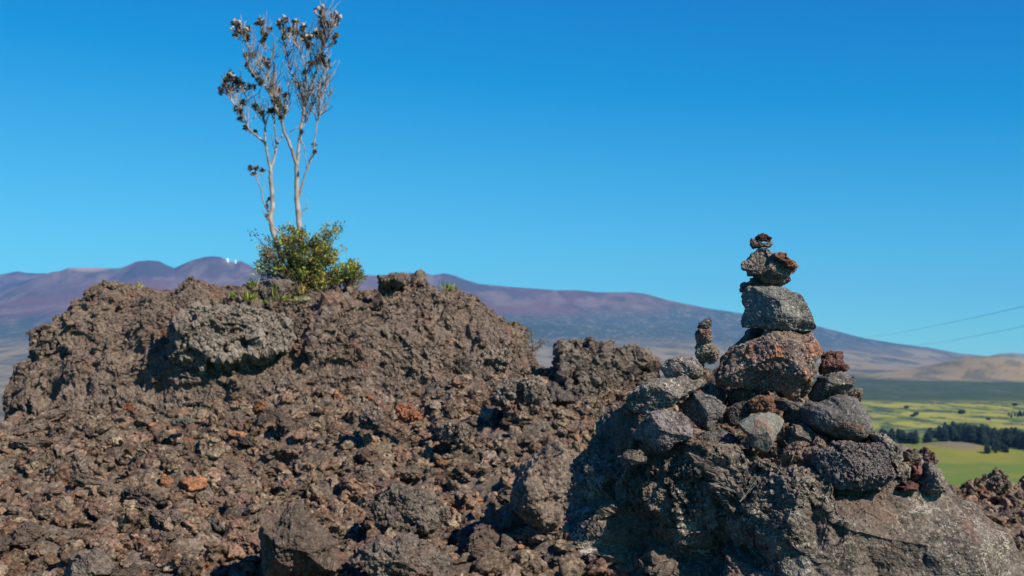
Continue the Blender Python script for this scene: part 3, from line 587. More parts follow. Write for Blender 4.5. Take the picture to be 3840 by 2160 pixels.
cs('dark stone in shadow behind the upper left of the orange crusted rock', 'A', [(790,1125),(860,1060),(900,1000),(960,965),(1060,985),(1100,1050),(1040,1110),(900,1140)], 4.13, .08, 'basalt', seed=107)
cs('wide rock with orange lichen carrying the grey block', 'P', [(2692,1335),(2744,1299),(2797,1281),(2842,1259),(2872,1246),(2952,1246),(3009,1250),(3049,1268),(3069,1290),(3077,1325),(3070,1365),(3062,1407),(3045,1459),(3021,1486),(2983,1502),(2941,1497),(2915,1475),(2866,1464),(2821,1457),(2755,1453),(2700,1447),(2678,1420),(2676,1395),(2683,1360)], 4.02, .135, 'rusty', seed=108, sub=6, facets=2, crag=.045, grain=.02, pits=.008, planes=[((-.6, -.7, .35), .74), ((-.2, -.75, -.6), .70), ((.5, -.8, .1), .84)])
cs('small dark red craggy stone perched at the right of the orange crusted rock', 'M', [(1065,560),(1075,440),(1100,370),(1160,343),(1240,340),(1330,350),(1347,390),(1330,430),(1360,480),(1396,512),(1380,545),(1290,565),(1180,575),(1090,587)], 4.00, .045, 'red', seed=109, win=3, crag=.08, grain=.03)
cs('flat dark slab under the small red stone', 'M', [(940,830),(1000,720),(1060,620),(1150,590),(1300,573),(1400,590),(1452,608),(1454,720),(1420,760),(1290,810),(1170,850),(1060,887),(980,880)], 3.98, .09, 'basalt', seed=110, win=3, facets=2, planes=[((.1, -.5, .85), .8), ((.1, -.7, -.7), .72)])
cs('large rounded grey stone with bluish and orange mottling right of centre', 'M', [(862,950),(930,893),(1080,890),(1200,830),(1300,820),(1440,838),(1520,900),(1580,970),(1640,1060),(1664,1140),(1640,1230),(1580,1300),(1480,1338),(1330,1322),(1200,1282),(1100,1242),(1000,1212),(900,1142),(868,1040)], 3.90, .11, 'bluegrey', seed=111, sub=6, facets=0, crag=.016, lump=.035, pits=.004, n=2.3)
cs('squarish stone wedged left of the large rounded grey stone', 'M', [(580,860),(680,865),(800,885),(900,905),(900,980),(900,1060),(890,1115),(800,1122),(700,1112),(680,1000),(600,960)], 3.97, .08, 'lichen', seed=112)
cs('brown stone peeping out below the squarish wedged stone', 'M', [(690,1160),(760,1118),(860,1118),(930,1150),(1010,1210),(1110,1270),(1000,1340),(820,1340),(700,1290)], 3.90, .08, 'brown', seed=113, front=False)
cs('small rust coloured cube of cinder on top of the wedge stone', 'M', [(290,870),(350,838),(420,813),(500,818),(572,838),(587,900),(580,960),(560,1008),(400,1008),(335,1000),(298,940)], 3.88, .04, 'orange', seed=114, crag=.08, win=3)
cs('dark speckled stone left of the rust coloured cube', 'N', [(1000,830),(1080,720),(1150,690),(1260,650),(1320,690),(1340,800),(1260,870),(1180,960),(1080,960),(1010,900)], 3.93, .06, 'basalt', seed=115, grain=.03)
cs('smooth grey wedge shaped stone pointing down in the middle of the pile', 'M', [(172,1120),(230,1075),(320,1035),(430,1000),(520,998),(590,1015),(660,1060),(690,1100),(660,1180),(600,1250),(560,1340),(500,1437),(440,1437),(320,1372),(285,1245),(215,1190)], 3.82, .075, 'smooth', seed=116, sub=6, win=3, facets=0, lump=.02, crag=.014, grain=.006, n=2.0, planes=[((-.35, -.9, .25), .66), ((.75, -.6, .2), .52), ((-.1, -.85, -.45), .74), ((.1, -.6, .8), .78)])
cs('angular stone with diagonal ridges between the pitted stone and the wedge', 'N', [(490,690),(590,600),(615,548),(655,533),(760,573),(900,608),(990,658),(1028,720),(1005,800),(935,870),(905,1000),(845,1047),(740,990),(620,890),(530,800)], 3.95, .075, 'bluegrey', seed=117, sub=6, win=3, facets=0, planes=[((.15, -.85, .5), .70), ((-.75, -.6, -.2), .55), ((.35, -.85, -.35), .80)], crag=.04)
cs('oval stone with white lichen on top below the little stack', 'N', [(233,250),(290,200),(330,142),(500,122),(650,143),(730,210),(773,270),(768,340),(720,388),(640,390),(560,372),(450,380),(310,372),(250,290)], 4.00, .06, 'lichen', seed=118, facets=1, planes=[((-.65, -.7, -.3), .6), ((.1, -.6, .8), .8)])
cs('long slanting slab at the upper left edge of the pile', 'P', [(2341,1503),(2358,1470),(2400,1442),(2430,1424),(2500,1420),(2574,1407),(2595,1424),(2630,1419),(2633,1434),(2617,1456),(2561,1491),(2524,1519),(2462,1543),(2415,1555),(2362,1540)], 3.97, .10, 'lichen', seed=119, sub=6, facets=1, planes=[((.2, -.75, .6), .66), ((-.4, -.7, -.6), .7)], win=3)
cs('tiny black stone at the right tip of the slanting slab', 'N', [(700,505),(735,395),(772,388),(787,410),(778,455),(740,500)], 4.00, .02, 'basalt', seed=120)
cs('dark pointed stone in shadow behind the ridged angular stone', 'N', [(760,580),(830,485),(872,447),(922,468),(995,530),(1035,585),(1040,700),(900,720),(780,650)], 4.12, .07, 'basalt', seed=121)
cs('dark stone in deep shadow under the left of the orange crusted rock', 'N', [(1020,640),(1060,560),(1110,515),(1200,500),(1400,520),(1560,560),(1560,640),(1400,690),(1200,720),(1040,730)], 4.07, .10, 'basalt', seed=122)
cs('grey pitted stone with a flat upper face at the left of the pile', 'B', [(596,380),(640,270),(700,212),(830,200),(950,200),(990,250),(1042,340),(1037,410),(960,442),(890,445),(830,512),(760,515),(700,450),(620,410)], 3.84, .085, 'purple', seed=123, sub=6, win=3, facets=0, pits=.010, planes=[((.3, -.8, .5), .64), ((-.65, -.7, -.25), .66), ((.1, -.8, -.6), .72)], crag=.04)
cs('ochre pitted stone at the foot of the little stack', 'A', [(466,1130),(490,1105),(560,1100),(620,1110),(660,1160),(677,1220),(650,1262),(570,1282),(500,1267),(473,1220)], 4.02, .045, 'tan', seed=124, crag=.09, pits=.02)
cs('fibrous dark stone in the middle of the little stack', 'A', [(469,1000),(500,980),(540,975),(600,990),(612,1040),(622,1080),(600,1105),(530,1117),(480,1097),(468,1050)], 4.02, .032, 'brown', seed=125, crag=.09)
cs('small black clinker on top of the little stack', 'A', [(485,965),(500,930),(560,900),(590,888),(612,910),(608,960),(580,987),(540,972),(500,982)], 4.02, .024, 'basalt', seed=126, crag=.09, grain=.03, win=3)
cs('little dark chip holding up the ochre pitted stone', 'A', [(495,1262),(545,1270),(545,1300),(535,1335),(510,1320),(490,1290)], 4.03, .02, 'basalt', seed=127)
cs('large purple grey slab full of gas holes at the lower right of the pile', 'C', [(308,520),(340,482),(450,475),(480,425),(560,428),(700,450),(850,440),(900,500),(915,600),(948,690),(905,750),(842,803),(780,792),(640,808),(520,792),(430,762),(345,690),(315,600)], 3.78, .115, 'purple', seed=128, sub=7, win=3, facets=0, crag=.05, grain=.03, pits=.03, planes=[((.2, -.85, .45), .64), ((-.55, -.8, -.1), .70), ((.1, -.8, -.55), .76)])
cs('lichen covered slab behind the right side of the purple slab', 'C', [(760,370),(850,365),(930,425),(1005,490),(1010,560),(960,640),(880,600),(800,500)], 3.98, .09, 'lichen', seed=129)
cs('small round dark stone highest at the right shoulder', 'C', [(995,540),(1010,500),(1060,487),(1110,494),(1152,545),(1142,590),(1060,597),(1000,572)], 3.86, .032, 'brown', seed=130, crag=.07)
cs('ochre brown stone right of the purple slab', 'C', [(912,620),(980,580),(1062,593),(1060,640),(1065,700),(1000,732),(940,692)], 3.82, .04, 'tan', seed=131, crag=.06)
cs('rust brown stone under the small round dark stone', 'C', [(1055,600),(1130,588),(1157,640),(1142,700),(1095,745),(1052,705)], 3.84, .032, 'red', seed=132, crag=.06)
cs('low reddish stone lying on the boulder right of the purple slab', 'C', [(952,772),(1000,733),(1080,733),(1122,760),(1112,803),(980,806)], 3.76, .035, 'red', seed=133, crag=.06)
cs('lichen crusted lump at the far right end of the pile', 'C', [(1100,745),(1150,610),(1200,588),(1262,650),(1292,700),(1302,765),(1335,805),(1240,830),(1130,825)], 3.85, .06, 'lichen', seed=134, crag=.07)
cs('curved dark chip lying in shadow left of the wedge stone tip', 'B', [(1140,520),(1195,448),(1240,470),(1320,490),(1412,540),(1380,572),(1260,582),(1170,562)], 3.80, .05, 'brown', seed=135, front=False)
cs('small brown stone below the left pitted stone', 'B', [(470,545),(555,492),(640,488),(690,545),(685,592),(600,605),(500,602)], 3.80, .045, 'brown', seed=136, crag=.08)
cs('added dark stone filling the shaded gap below the ridged angular stone', 'B', [(1040,400),(1110,360),(1240,330),(1350,380),(1400,440),(1330,490),(1180,480),(1060,450)], 3.92, .07, 'basalt', seed=137, front=False)  # added dark filler where only shade and boulder surface lie
cs('added dark stone filling the shadow between wedge stone and purple slab', 'M', [(600,1330),(720,1270),(900,1290),(1080,1330),(1150,1400),(1050,1480),(760,1500),(620,1450)], 3.93, .08, 'basalt', seed=138, front=False)  # added filler stone, dark in place of the shade on the boulder

# ================================================================== TREES
def tube(path, radii, sides=6):
    path = np.array(path, float); n = len(path); V_, F_ = [], []
    for i in range(n):
        t = path[min(i+1, n-1)] - path[max(i-1, 0)]; t /= np.linalg.norm(t) + 1e-9
        a = np.cross(t, (0, 1, .1)); a /= np.linalg.norm(a) + 1e-9; b = np.cross(t, a)
        for k in range(sides):
            w_ = 2*math.pi*k/sides; V_.append(path[i] + radii[i]*(a*math.cos(w_) + b*math.sin(w_)))
    for i in range(n-1):
        for k in range(sides):
            k2 = (k+1) % sides; F_.append((i*sides+k, i*sides+k2, (i+1)*sides+k2, (i+1)*sides+k))
    return np.array(V_), np.array(F_)
class Acc:
    def __init__(s): s.v, s.f, s.c, s.n = [], [], [], 0
    def add(s, v, f, c_=None):
        s.v.append(v); s.f.append(np.asarray(f)+s.n); s.n += len(v)
        if c_ is not None: s.c.append(np.repeat(np.array(c_)[None], len(v), 0))
    def out(s): return np.concatenate(s.v), np.concatenate(s.f), (np.concatenate(s.c) if s.c else None)
TY = mound_Y(1150, 1090, 20) + .25
def resample(pts, k=4, rg=None, wob=0):
    pts = np.array(pts, float); o_ = []
    for a, b in zip(pts[:-1], pts[1:]):
        for t in np.arange(k)/k: o_.append(a + (b-a)*t)
    o_.append(pts[-1]); o_ = np.array(o_)
    if len(o_) > 4:
        s_ = o_.copy(); s_[1:-1] = (o_[:-2] + 2*o_[1:-1] + o_[2:])/4; o_ = s_
    if wob: o_[1:] += rg.normal(size=(len(o_)-1, 2))*wob
    return o_
def limb(acc, pts, r0, r1, dy0=0., dy1=0., sides=6, rg=None, wob=.8, nodes=None):
    p = resample(pts, 4, rg, wob); n = len(p); t = np.linspace(0, 1, n)
    path = [at(x, y, TY + dy0 + (dy1-dy0)*tt) for (x, y), tt in zip(p, t)]
    v, f = tube(path, r0 + (r1-r0)*t, sides); acc.add(v, f)
    if nodes is not None: nodes += [(x, y, dy0 + (dy1-dy0)*tt) for (x, y), tt in zip(p, t)]
def leaf(acc, c_, d, L, W, colr, rg):
    d = d/np.linalg.norm(d); a = np.cross(d, rg.normal(size=3)); a /= np.linalg.norm(a); n_ = np.cross(d, a)
    v = np.array([c_, c_ + d*L*.5 + a*W + n_*W*.3, c_ + d*L, c_ + d*L*.5 - a*W + n_*W*.3]); acc.add(v, [(0, 1, 2, 3)], colr)
def ball(acc, c_, r, rg):
    v, f = ico(1); acc.add(v*r*(1+.15*rg.normal(size=(len(v), 1))) + c_, f)
TREE_COL = [(.055, .045, .032), (.08, .062, .035), (.045, .045, .032), (.13, .095, .045), (.18, .16, .07), (.10, .062, .042), (.16, .14, .11), (.20, .17, .14)]
def build_tree(name, label, limbs, clusters, buds, seed, base, bare=60):
    rg = np.random.default_rng(seed); root = empty(name, tuple(base)); tag(root, label, 'tree', 'bare trees on the outcrop')
    tr, lf, bd, nodes = Acc(), Acc(), Acc(), []; tw = tr
    for pts, r0, r1, a, b in limbs: limb(tr, pts, r0*.62, r1*.62, a, b, 7, rg, 1.0, nodes)
    N_ = np.array(nodes)
    for (x, y, r) in clusters:
        dz = rg.uniform(-.22, .22)
        # twigs to the nearest limb below
        dd = np.hypot(N_[:, 0]-x, (N_[:, 1]-y)*.55) + 1000*(N_[:, 1] < y+8); j = np.argsort(dd)[:12][rg.integers(4)]
        nx, ny, nd = N_[j]
        mids = [(nx, ny), ((nx*.6+x*.4) + rg.normal()*4, ny*.55+y*.45 + rg.uniform(2, 10)), (x + rg.normal()*2, y + r*.5), (x, y)]
        limb(tw, mids, .0055, .0032, nd, dz, 7, rg, .8)
        for _ in range(3 + int(r/6)):
            a = rg.normal(size=2)*r*.55; limb(tw, [((nx+x)/2 + rg.normal()*3, (ny+y)/2 + rg.normal()*3), (x+a[0]*.6, y + r*.4 + a[1]*.3), (x+a[0], y+a[1])], .0035, .002, dz*.7, dz + rg.normal()*.04, 7, rg, .5)
        nsub = max(2, int(r/2.1))
        for _ in range(nsub):
            e = rg.normal(size=3); e /= np.linalg.norm(e); cc = at(x, y, TY + dz) + e*np.array([1, 1, .85])*r*.00222*rg.uniform(.25, 1.0)
            k = TREE_COL[rg.integers(len(TREE_COL))]
            for _ in range(17):
                dr = rg.normal(size=3) + np.array([0, 0, .5]); leaf(lf, cc, dr, rg.uniform(.017, .032), rg.uniform(.005, .0085), np.array(k)*rg.uniform(.6, 1.6), rg)
    for _ in range(bare):
        j = rg.integers(len(N_)); nx, ny, nd = N_[j]
        if ny > 470: continue
        a = rg.normal()*24; hgt_ = rg.uniform(35, 110); limb(tw, [(nx, ny), (nx + a*.5 + rg.normal()*4, ny - hgt_*.45), (nx + a + rg.normal()*5, ny - hgt_)], .0042, .0018, nd, nd + rg.normal()*.12, 7, rg, 1.2)
    for (x, y) in buds:
        bd = Acc(); dz = rg.uniform(-.2, 0)
        for _ in range(4): ball(bd, at(x + rg.normal()*2.6, y + rg.normal()*2.4, TY + dz + rg.normal()*.006), rg.uniform(.008, .013), rg)
        v, f, _ = bd.out(); link('seed_head', v, f, M['bud'], root)
    v, f, _ = tr.out(); link('trunk', v, f, M['bark'], root)
    v, f, c_ = lf.out(); link('crown', v, f, M['leaf'], root, cols=c_, smooth_=False)
    return root
def T(l): return [(780 + a/2.415, b/2.415) for a, b in l]
TT = lambda l: [(780 + a/2.415, b/2.415, c_/2.415) for a, b, c_ in l]
left_limbs = [([(1060,985),(1050,950),(1041,920),(1021,857),(1014,814),(1024,770),(1019,717),(1017,669),(1015,635)], .040, .026, 0, 0),
    ([(1015,635),(1007,597),(997,543),(991,534),(983,526),(958,505),(941,493),(925,468),(917,439),(904,414),(883,397),(863,373),(850,352)], .020, .006, 0, -.15),
    ([(1003,570),(993,534),(995,489),(991,451),(983,431),(958,406),(933,385),(917,352),(900,320)], .017, .006, 0, .12),
    ([(1015,635),(1026,606),(1034,572),(1036,543),(1033,500),(1028,470),(1030,430)], .022, .008, 0, .05),
    ([(1036,548),(1052,525),(1062,500),(1075,478)], .011, .006, 0, .1), ([(1034,570),(1024,540),(1018,505)], .008, .004, 0, -.1),
    ([(1015,812),(1007,795),(993,770),(983,742),(980,712),(966,679),(956,655),(944,640)], .012, .005, 0, -.1), ([(983,720),(990,700),(1003,675),(1006,660)], .005, .003, 0, 0), ([(966,679),(962,655),(959,632)], .004, .003, 0, 0), ([(970,685),(976,660),(980,645)], .004, .003, 0, 0),
    ([(1020,850),(1005,830),(990,800),(985,780)], .008, .004, 0, -.05), ([(1026,853),(1050,872),(1070,895),(1080,930)], .012, .010, 0, 0), ([(1026,720),(1035,705),(1048,690)], .004, .002, 0, 0)]
left_clusters = TT([(200,690,55),(180,760,60),(270,750,60),(320,790,50),(210,820,50),(390,780,40),(120,820,35),(290,1000,50),(300,930,35),(420,970,40),(480,1020,35),(560,1000,30),(350,1160,30),(300,1080,28),(430,1195,12),(160,720,40),(240,710,40)]) + [(937,633,9),(959,628,8),(980,640,10),(1001,775,5),(1000,808,5),(1011,748,4),(946,652,4)]
left_buds = T([(200,670),(160,710),(285,715),(230,690)]) + [(936,631)]
right_limbs = [([(1135,960),(1128,900),(1125,862),(1118,800),(1113,742),(1113,684),(1113,621)], .044, .030, 0, 0),
    ([(1113,621),(1099,572),(1082,529),(1070,505),(1057,460),(1037,414),(1024,373),(1008,340),(979,306),(954,282),(933,257),(925,235)], .024, .006, 0, -.2),
    ([(1008,340),(995,269),(966,257),(950,207),(929,166),(904,124)], .009, .004, -.12, -.25), ([(1024,373),(1016,310),(1004,269),(991,178),(983,130)], .009, .004, -.1, .1), ([(1037,414),(1030,360),(1030,300),(1025,250),(1020,190)], .007, .003, -.1, .2),
    ([(1113,621),(1118,592),(1123,539),(1128,484),(1136,435),(1140,402)], .026, .018, 0, .05),
    ([(1140,402),(1161,364),(1169,319),(1186,265),(1190,215),(1215,178),(1231,141),(1252,99)], .017, .005, .05, -.1),
    ([(1140,402),(1132,360),(1107,306),(1086,257),(1078,199),(1066,153)], .013, .005, .05, .2), ([(1140,402),(1150,344),(1150,269),(1130,207),(1105,166)], .010, .004, .05, -.2), ([(1186,265),(1200,220),(1218,160),(1222,100),(1210,60)], .007, .004, 0, .1), ([(1150,300),(1165,240),(1162,180),(1150,140)], .007, .004, 0, .15),
    ([(1070,505),(1062,480),(1048,440),(1043,400)], .010, .004, 0, .1), ([(1085,497),(1110,480),(1124,474)], .007, .006, 0, 0), ([(1057,460),(1075,420),(1085,370),(1080,320)], .007, .003, 0, .1), ([(1128,484),(1150,460),(1165,420),(1175,370)], .006, .003, 0, .1),
    ([(1124,737),(1133,688),(1147,645),(1162,611),(1176,563),(1178,538),(1188,468),(1194,435),(1196,373),(1198,310),(1215,269),(1227,248)], .014, .005, 0, -.1),
    ([(1194,435),(1223,418),(1235,373),(1248,335)], .006, .002, 0, 0), ([(1128,510),(1142,553),(1147,597),(1150,640)], .007, .006, 0, 0), ([(1135,809),(1137,790),(1154,778),(1150,746)], .010, .005, 0, 0), ([(1196,373),(1215,340),(1222,310)], .004, .002, 0, 0), ([(1176,540),(1183,520),(1185,545)], .003, .002, 0, 0)]
right_clusters = TT([(265,230,60),(240,310,40),(350,270,55),(340,340,40),(480,210,42),(520,320,45),(560,270,25),(495,380,25),(690,180,50),(650,240,30),(740,260,55),(790,200,30),(860,250,45),(800,290,40),(680,330,40),(900,350,60),(920,410,40),(850,340,40),(975,290,40),
    (1020,100,60),(1040,160,40),(1065,240,70),(1040,320,50),(1160,160,60),(1150,220,40),(1155,320,32),(1145,380,22),(1030,510,45),(990,560,55),(1060,560,40),(930,580,30),(1090,600,20),(400,490,38),(340,500,20),(345,595,15),(430,680,26),(460,740,42),(520,545,42),(550,590,28),
    (580,800,38),(650,830,45),(700,860,26),(620,900,50),(640,950,42),(1020,860,28),(1010,765,20),(960,1310,14),(970,1380,15),(850,1200,16),(870,650,26),(830,760,20),(925,820,24),(600,1000,30),(660,1060,22),(700,1000,25),(280,260,40),(320,300,40)])
right_buds = T([(265,190),(240,185),(290,195),(220,255),(485,185),(695,150),(650,185),(790,180),(1035,55),(1000,75),(975,110),(1160,115),(1200,145),(1205,155),(1040,215),(1100,215),(935,330),(975,270),(895,325),(350,260),(870,225)])
build_tree('bare_tree', 'slimmer of the two bare trees, forking low with a thin side shoot', left_limbs, left_clusters, left_buds, 71, at(1060, 1010, TY), 200)
build_tree('bare_tree', 'taller of the two bare trees, carrying most of the dark leaf tufts', right_limbs, right_clusters, right_buds, 72, at(1135, 1020, TY), 560)

# ---- bushes and plants on the outcrop
GREEN = [(.36, .36, .045), (.23, .28, .04), (.30, .28, .05), (.06, .09, .03), (.36, .33, .06), (.24, .16, .045), (.10, .14, .035), (.07, .08, .03)]
def bush(name, label, blobs, seed, base, n, cat='bush', Yc=None, spread=.30, colors=GREEN, L=(.018, .034)):
    rg = np.random.default_rng(seed); root = empty(name, tuple(base)); tag(root, label, cat)
    st, lf = Acc(), Acc(); Yc = Yc or TY-.1; s_ = Yc/FPX; tot = sum(b[2]*b[3] for b in blobs)
    for (x, y, rx, ry) in blobs:
        m = max(3, int(n*rx*ry/tot)); c0 = at(x, y, Yc)
        for _ in range(m):
            e = rg.normal(size=3); e /= np.linalg.norm(e); rr = rg.uniform(.35, 1.0)**.6
            tip = c0 + e*np.array([rx*s_, spread, ry*s_])*rr; k = np.array(colors[rg.integers(len(colors))])
            if rg.random() < .35:
                mid = (np.array(base)*.4 + tip*.6) + rg.normal(size=3)*.02; v, f = tube([np.array(base) + rg.normal(size=3)*.03, mid, tip], [.006, .004, .002], 4); st.add(v, f)
            up = np.array([0, 0, .7]) + e*.7
            if fbm(np.array([tip]), 5.5, 2, seed)[0] < -.08: continue
            for q_ in range(15):
                dr = up + rg.normal(size=3)*.8; leaf(lf, tip + rg.normal(size=3)*.020, dr, rg.uniform(*L), rg.uniform(.005, .008), k*rg.uniform(.6, 1.5), rg)
    v, f, _ = st.out(); link('stems', v, f, M['twig'], root); v, f, c_ = lf.out(); link('foliage', v, f, M['leaf'], root, cols=c_, smooth_=False); return root
UU = lambda l: [(780 + a/2.07, 500 + b/2.07, c_/2.07, d/2.07) for a, b, c_, d in l]
bush('green_bush', 'dense green bush around the feet of the two bare trees', UU([(460,880,70,80),(480,1030,75,90),(620,790,60,70),(640,900,80,90),(760,830,90,80),(770,960,100,110),(900,830,75,80),(950,760,45,55),(920,930,90,100),(950,1060,90,90),(800,1100,100,90),(620,1040,90,80),(640,1100,80,50),(960,1130,70,60),(780,700,22,25),(1010,735,16,14),(345,1010,25,14),(405,810,10,10),(1030,890,22,12),(870,1170,60,35),(430,1090,40,40)]), 81, at(1110, 1080, TY-.1), 900)
bush('green_bush', 'small yellowish green bush right of the dense bush', UU([(1110,1060,55,50),(1080,1120,60,60),(1150,1110,50,50),(1090,1020,25,25)]), 82, at(1310, 1080, TY-.2), 150)
LIME = [(.22, .27, .04), (.14, .20, .03), (.30, .30, .06), (.10, .15, .03)]
def tuft(label, x, y, Y, wpx, hpx, seed, n=40, name='grass_tuft', colors=LIME, cat='plant'):
    Y = mound_Y(x, y + 8) - .03; rg = np.random.default_rng(seed); b = at(x, y, Y); s_ = Y/FPX; lf = Acc()
    for _ in range(n):
        p0 = b + np.array([rg.normal()*wpx*.2*s_, rg.normal()*.03, -.01]); d = np.array([rg.normal()*.5*wpx/hpx, rg.normal()*.4, 1.0]); L = hpx*s_*rg.uniform(.5, 1.05)
        leaf(lf, p0, d, L, .005, np.array(colors[rg.integers(len(colors))])*rg.uniform(.7, 1.4), rg)
    v, f, c_ = lf.out(); o = link(name, v, f, M['leaf'], cols=c_, smooth_=False); tag(o, label, cat)
tuft('tall bright green tuft in front of the pale lava block', 1030, 1125, 10.6, 20, 90, 91, 26)
tuft('low green tuft at the right foot of the pale lava block', 1065, 1122, 10.6, 50, 34, 92)
tuft('low green tuft at the left foot of the pale lava block', 1003, 1135, 10.55, 35, 26, 93)
tuft('green tuft mixed with dead orange blades left of the pale lava block', 930, 1125, 10.7, 70, 50, 94, 60, colors=LIME+[(.30, .13, .03)])
tuft('yellow green tuft standing up left of the pale lava block', 948, 1078, 11.0, 30, 50, 95)
tuft('small green tuft far left of the pale lava block', 870, 1115, 10.8, 40, 34, 96)
tuft('tiny yellow tuft on the left summit of the outcrop', 520, 1075, 11.2, 26, 26, 97, colors=[(.30, .28, .05)])
tuft('bright green tuft on the crest right of the jagged crag', 1685, 1082, 11.0, 50, 34, 98, 50)
tuft('grey green tuft between bush and pale lava block', 1130, 1100, 10.85, 40, 60, 99, colors=[(.20, .20, .08), (.30, .20, .05), (.13, .16, .05)])
tuft('pale cushion of moss running down right of the pale lava block', 1140, 1122, 10.6, 110, 22, 100, 120, colors=[(.30, .30, .14), (.26, .28, .10)])
DRY = [(.10, .07, .045), (.06, .055, .035), (.16, .14, .06)]
def sprig(name, label, x, y, Y, tips, seed, colors, lr=(.010, .018), r=.003, stemmat='twig', m=9):
    if Y > 10: Y = mound_Y(x, y, 20)
    rg = np.random.default_rng(seed); b = at(x, y, Y); root = empty(name, tuple(b)); tag(root, label, 'plant'); st, lf = Acc(), Acc()
    for tx, ty in tips:
        t_ = at(tx, ty, Y + rg.normal()*.06); mid = b*.5 + t_*.5 + rg.normal(size=3)*.015; v, f = tube([b, mid, t_], [r, r*.7, r*.4], 4); st.add(v, f)
        for k in (.55, .8, 1.0):
            for _ in range(m):
                cc = b + (t_-b)*k + rg.normal(size=3)*.012; leaf(lf, cc, rg.normal(size=3)+np.array([0, 0, .6]), rg.uniform(*lr), .004, np.array(colors[rg.integers(len(colors))])*rg.uniform(.6, 1.5), rg)
    v, f, _ = st.out(); link('stems', v, f, M[stemmat], root); v, f, c_ = lf.out(); link('foliage', v, f, M['leaf'], root, cols=c_, smooth_=False)
F1 = lambda l: [(1200 + a/2.0125, 960 + b/2.0125) for a, b in l]
sprig('dry_shrub', 'wiry half dry shrub on the right flank of the outcrop', 1998, 1318, 10.7, F1([(1560,530),(1590,550),(1605,580),(1545,600),(1690,630),(1660,640),(1620,680),(1590,640),(1640,700),(1575,690),(1700,650)]), 131, DRY+[(.20, .20, .10)])
sprig('fern', 'single brown and yellow fern frond left of the cairn boulder', 2248, 1560, 6.6, F1([(2170,970),(2130,1060),(2070,1170),(2055,1185)]), 132, [(.12, .05, .03), (.22, .20, .04)], r=.004, m=6)
sprig('fern', 'tiny reddish plants on the crest just right of the jagged crag', 1545, 1055, 11.0, [(1538,1030),(1548,1034),(1556,1045)], 133, [(.16, .06, .03), (.1, .08, .03)])
# thin dry stalks on the boulder
def stalk(label, a, b, Y, r=.0006):
    p0, p1 = at(*a, Y), at(*b, Y-.01); v, f = tube([p0, (p0+p1)/2 + np.array([.002, 0, .003]), p1], [r, r*.8, r*.4], 5); o = link('dry_stalk', v, f, M['straw']); tag(o, label, 'grass stalk')
M['straw'] = mat_plain('dry_straw', (.45, .38, .24), .8, var=.2)
stalk('longer straw coloured stalk slanting up on the reddish part of the boulder', (2775, 1880), (2852, 1780), boulder_Y(2800, 1840, 40) - .01)
stalk('shorter straw coloured stalk below the longer one on the boulder', (2775, 1882), (2838, 1812), boulder_Y(2800, 1840, 40) - .02)
stalk('thin pale stalk hanging before the shadow between wedge stone and purple slab', (2968, 1730), (2988, 1664), boulder_Y(2975, 1710, 30) - .02)

# ================================================================== FAR THINGS
def conifer(seed, H=20.0):
    rg = np.random.default_rng(seed); cr, tk = Acc(), Acc(); v, f = tube([(0, 0, 0), (0, 0, H*.5), (0, 0, H*.97)], [.35, .22, .03], 6); tk.add(v, f)
    n = 26
    for i in range(n):
        t = i/(n-1); z = H*(.08 + .9*t); Rr = H*.34*(1-t)**.45*(.55 + .45*min(1, t*4))*rg.uniform(.75, 1.2) + .15; k = 10
        for j in range(k):
            a = 2*math.pi*(j + rg.random())/k; L = Rr*rg.uniform(.7, 1.2); d = np.array([math.cos(a), math.sin(a), 0]); s_ = np.array([-d[1], d[0], 0])*L*.38; zz = np.array([0, 0, 1.])
            p = np.array([zz*z + zz*H*.02, zz*(z-H*.02) + d*L*.6 + s_, zz*(z - H*.05) + d*L, zz*(z-H*.02) + d*L*.6 - s_]); cr.add(p, [(0, 1, 2, 3)])
    return tk.out()[:2], cr.out()[:2]
M['needle'] = mat_plain('dark_needles', (.020, .036, .022), .8, var=.35, scale=.4)
cons = []
for i in range(5):
    (tv, tf), (cv, cf_) = conifer(500+i); cons.append((mesh_data('trunk', tv, tf, M['twig']), mesh_data('crown', cv, cf_, M['needle'], smooth_=False)))
rg = np.random.default_rng(55)
def put_conifer(u, r, h, where, grp):
    X, z = far_z(np.array([u*1.0]), np.array([r*1.0])); root = empty('conifer', (X[0], r, z[0]-.5)); k = h/20; root.scale = (k*rg.uniform(.9, 1.3),)*2 + (k,); root.rotation_euler = (0, 0, rg.uniform(0, 6.28))
    tag(root, where, 'tree', grp); tm, cm = cons[rg.integers(5)]
    for nm, me in (('trunk', tm), ('crown', cm)): o = bpy.data.objects.new(nm, me); col.objects.link(o); o.parent = root
def base_row(u): return np.interp(u, [3290, 3345, 3441, 3526, 3600, 3765, 3840, 4000], [1655, 1658, 1672, 1656, 1660, 1680, 1692, 1700])
def r_of_row(u, row, lo=700, hi=3000):
    rr = np.linspace(lo, hi, 400); _, z = far_z(np.full(400, float(u)), rr); y_ = 1386 - FPX*z/rr; return rr[np.argmin(np.abs(y_ - row))]
g1 = 'conifers of the long windbreak across the green plain'
for i in range(225):
    u = 3300 + 640*rg.random()
    if 3342 < u < 3358 or 3440 < u < 3462: continue
    row = base_row(u) - rg.uniform(0, 16 if u < 3460 else 26); h = rg.uniform(8, 13) if u < 3500 else rg.uniform(10, 17)
    put_conifer(u, r_of_row(u, row), h, 'dark conifer at the left end of the long tree row on the plain' if u < 3445 else 'dark conifer in the dense right part of the long tree row on the plain', g1)
for i in range(14): put_conifer(3672 + 95*rg.random(), r_of_row(3720, 1700 - rg.uniform(0, 25)), rg.uniform(5, 8), 'low dark conifer in the clump standing in front of the tree row', 'conifers in the clump before the windbreak')
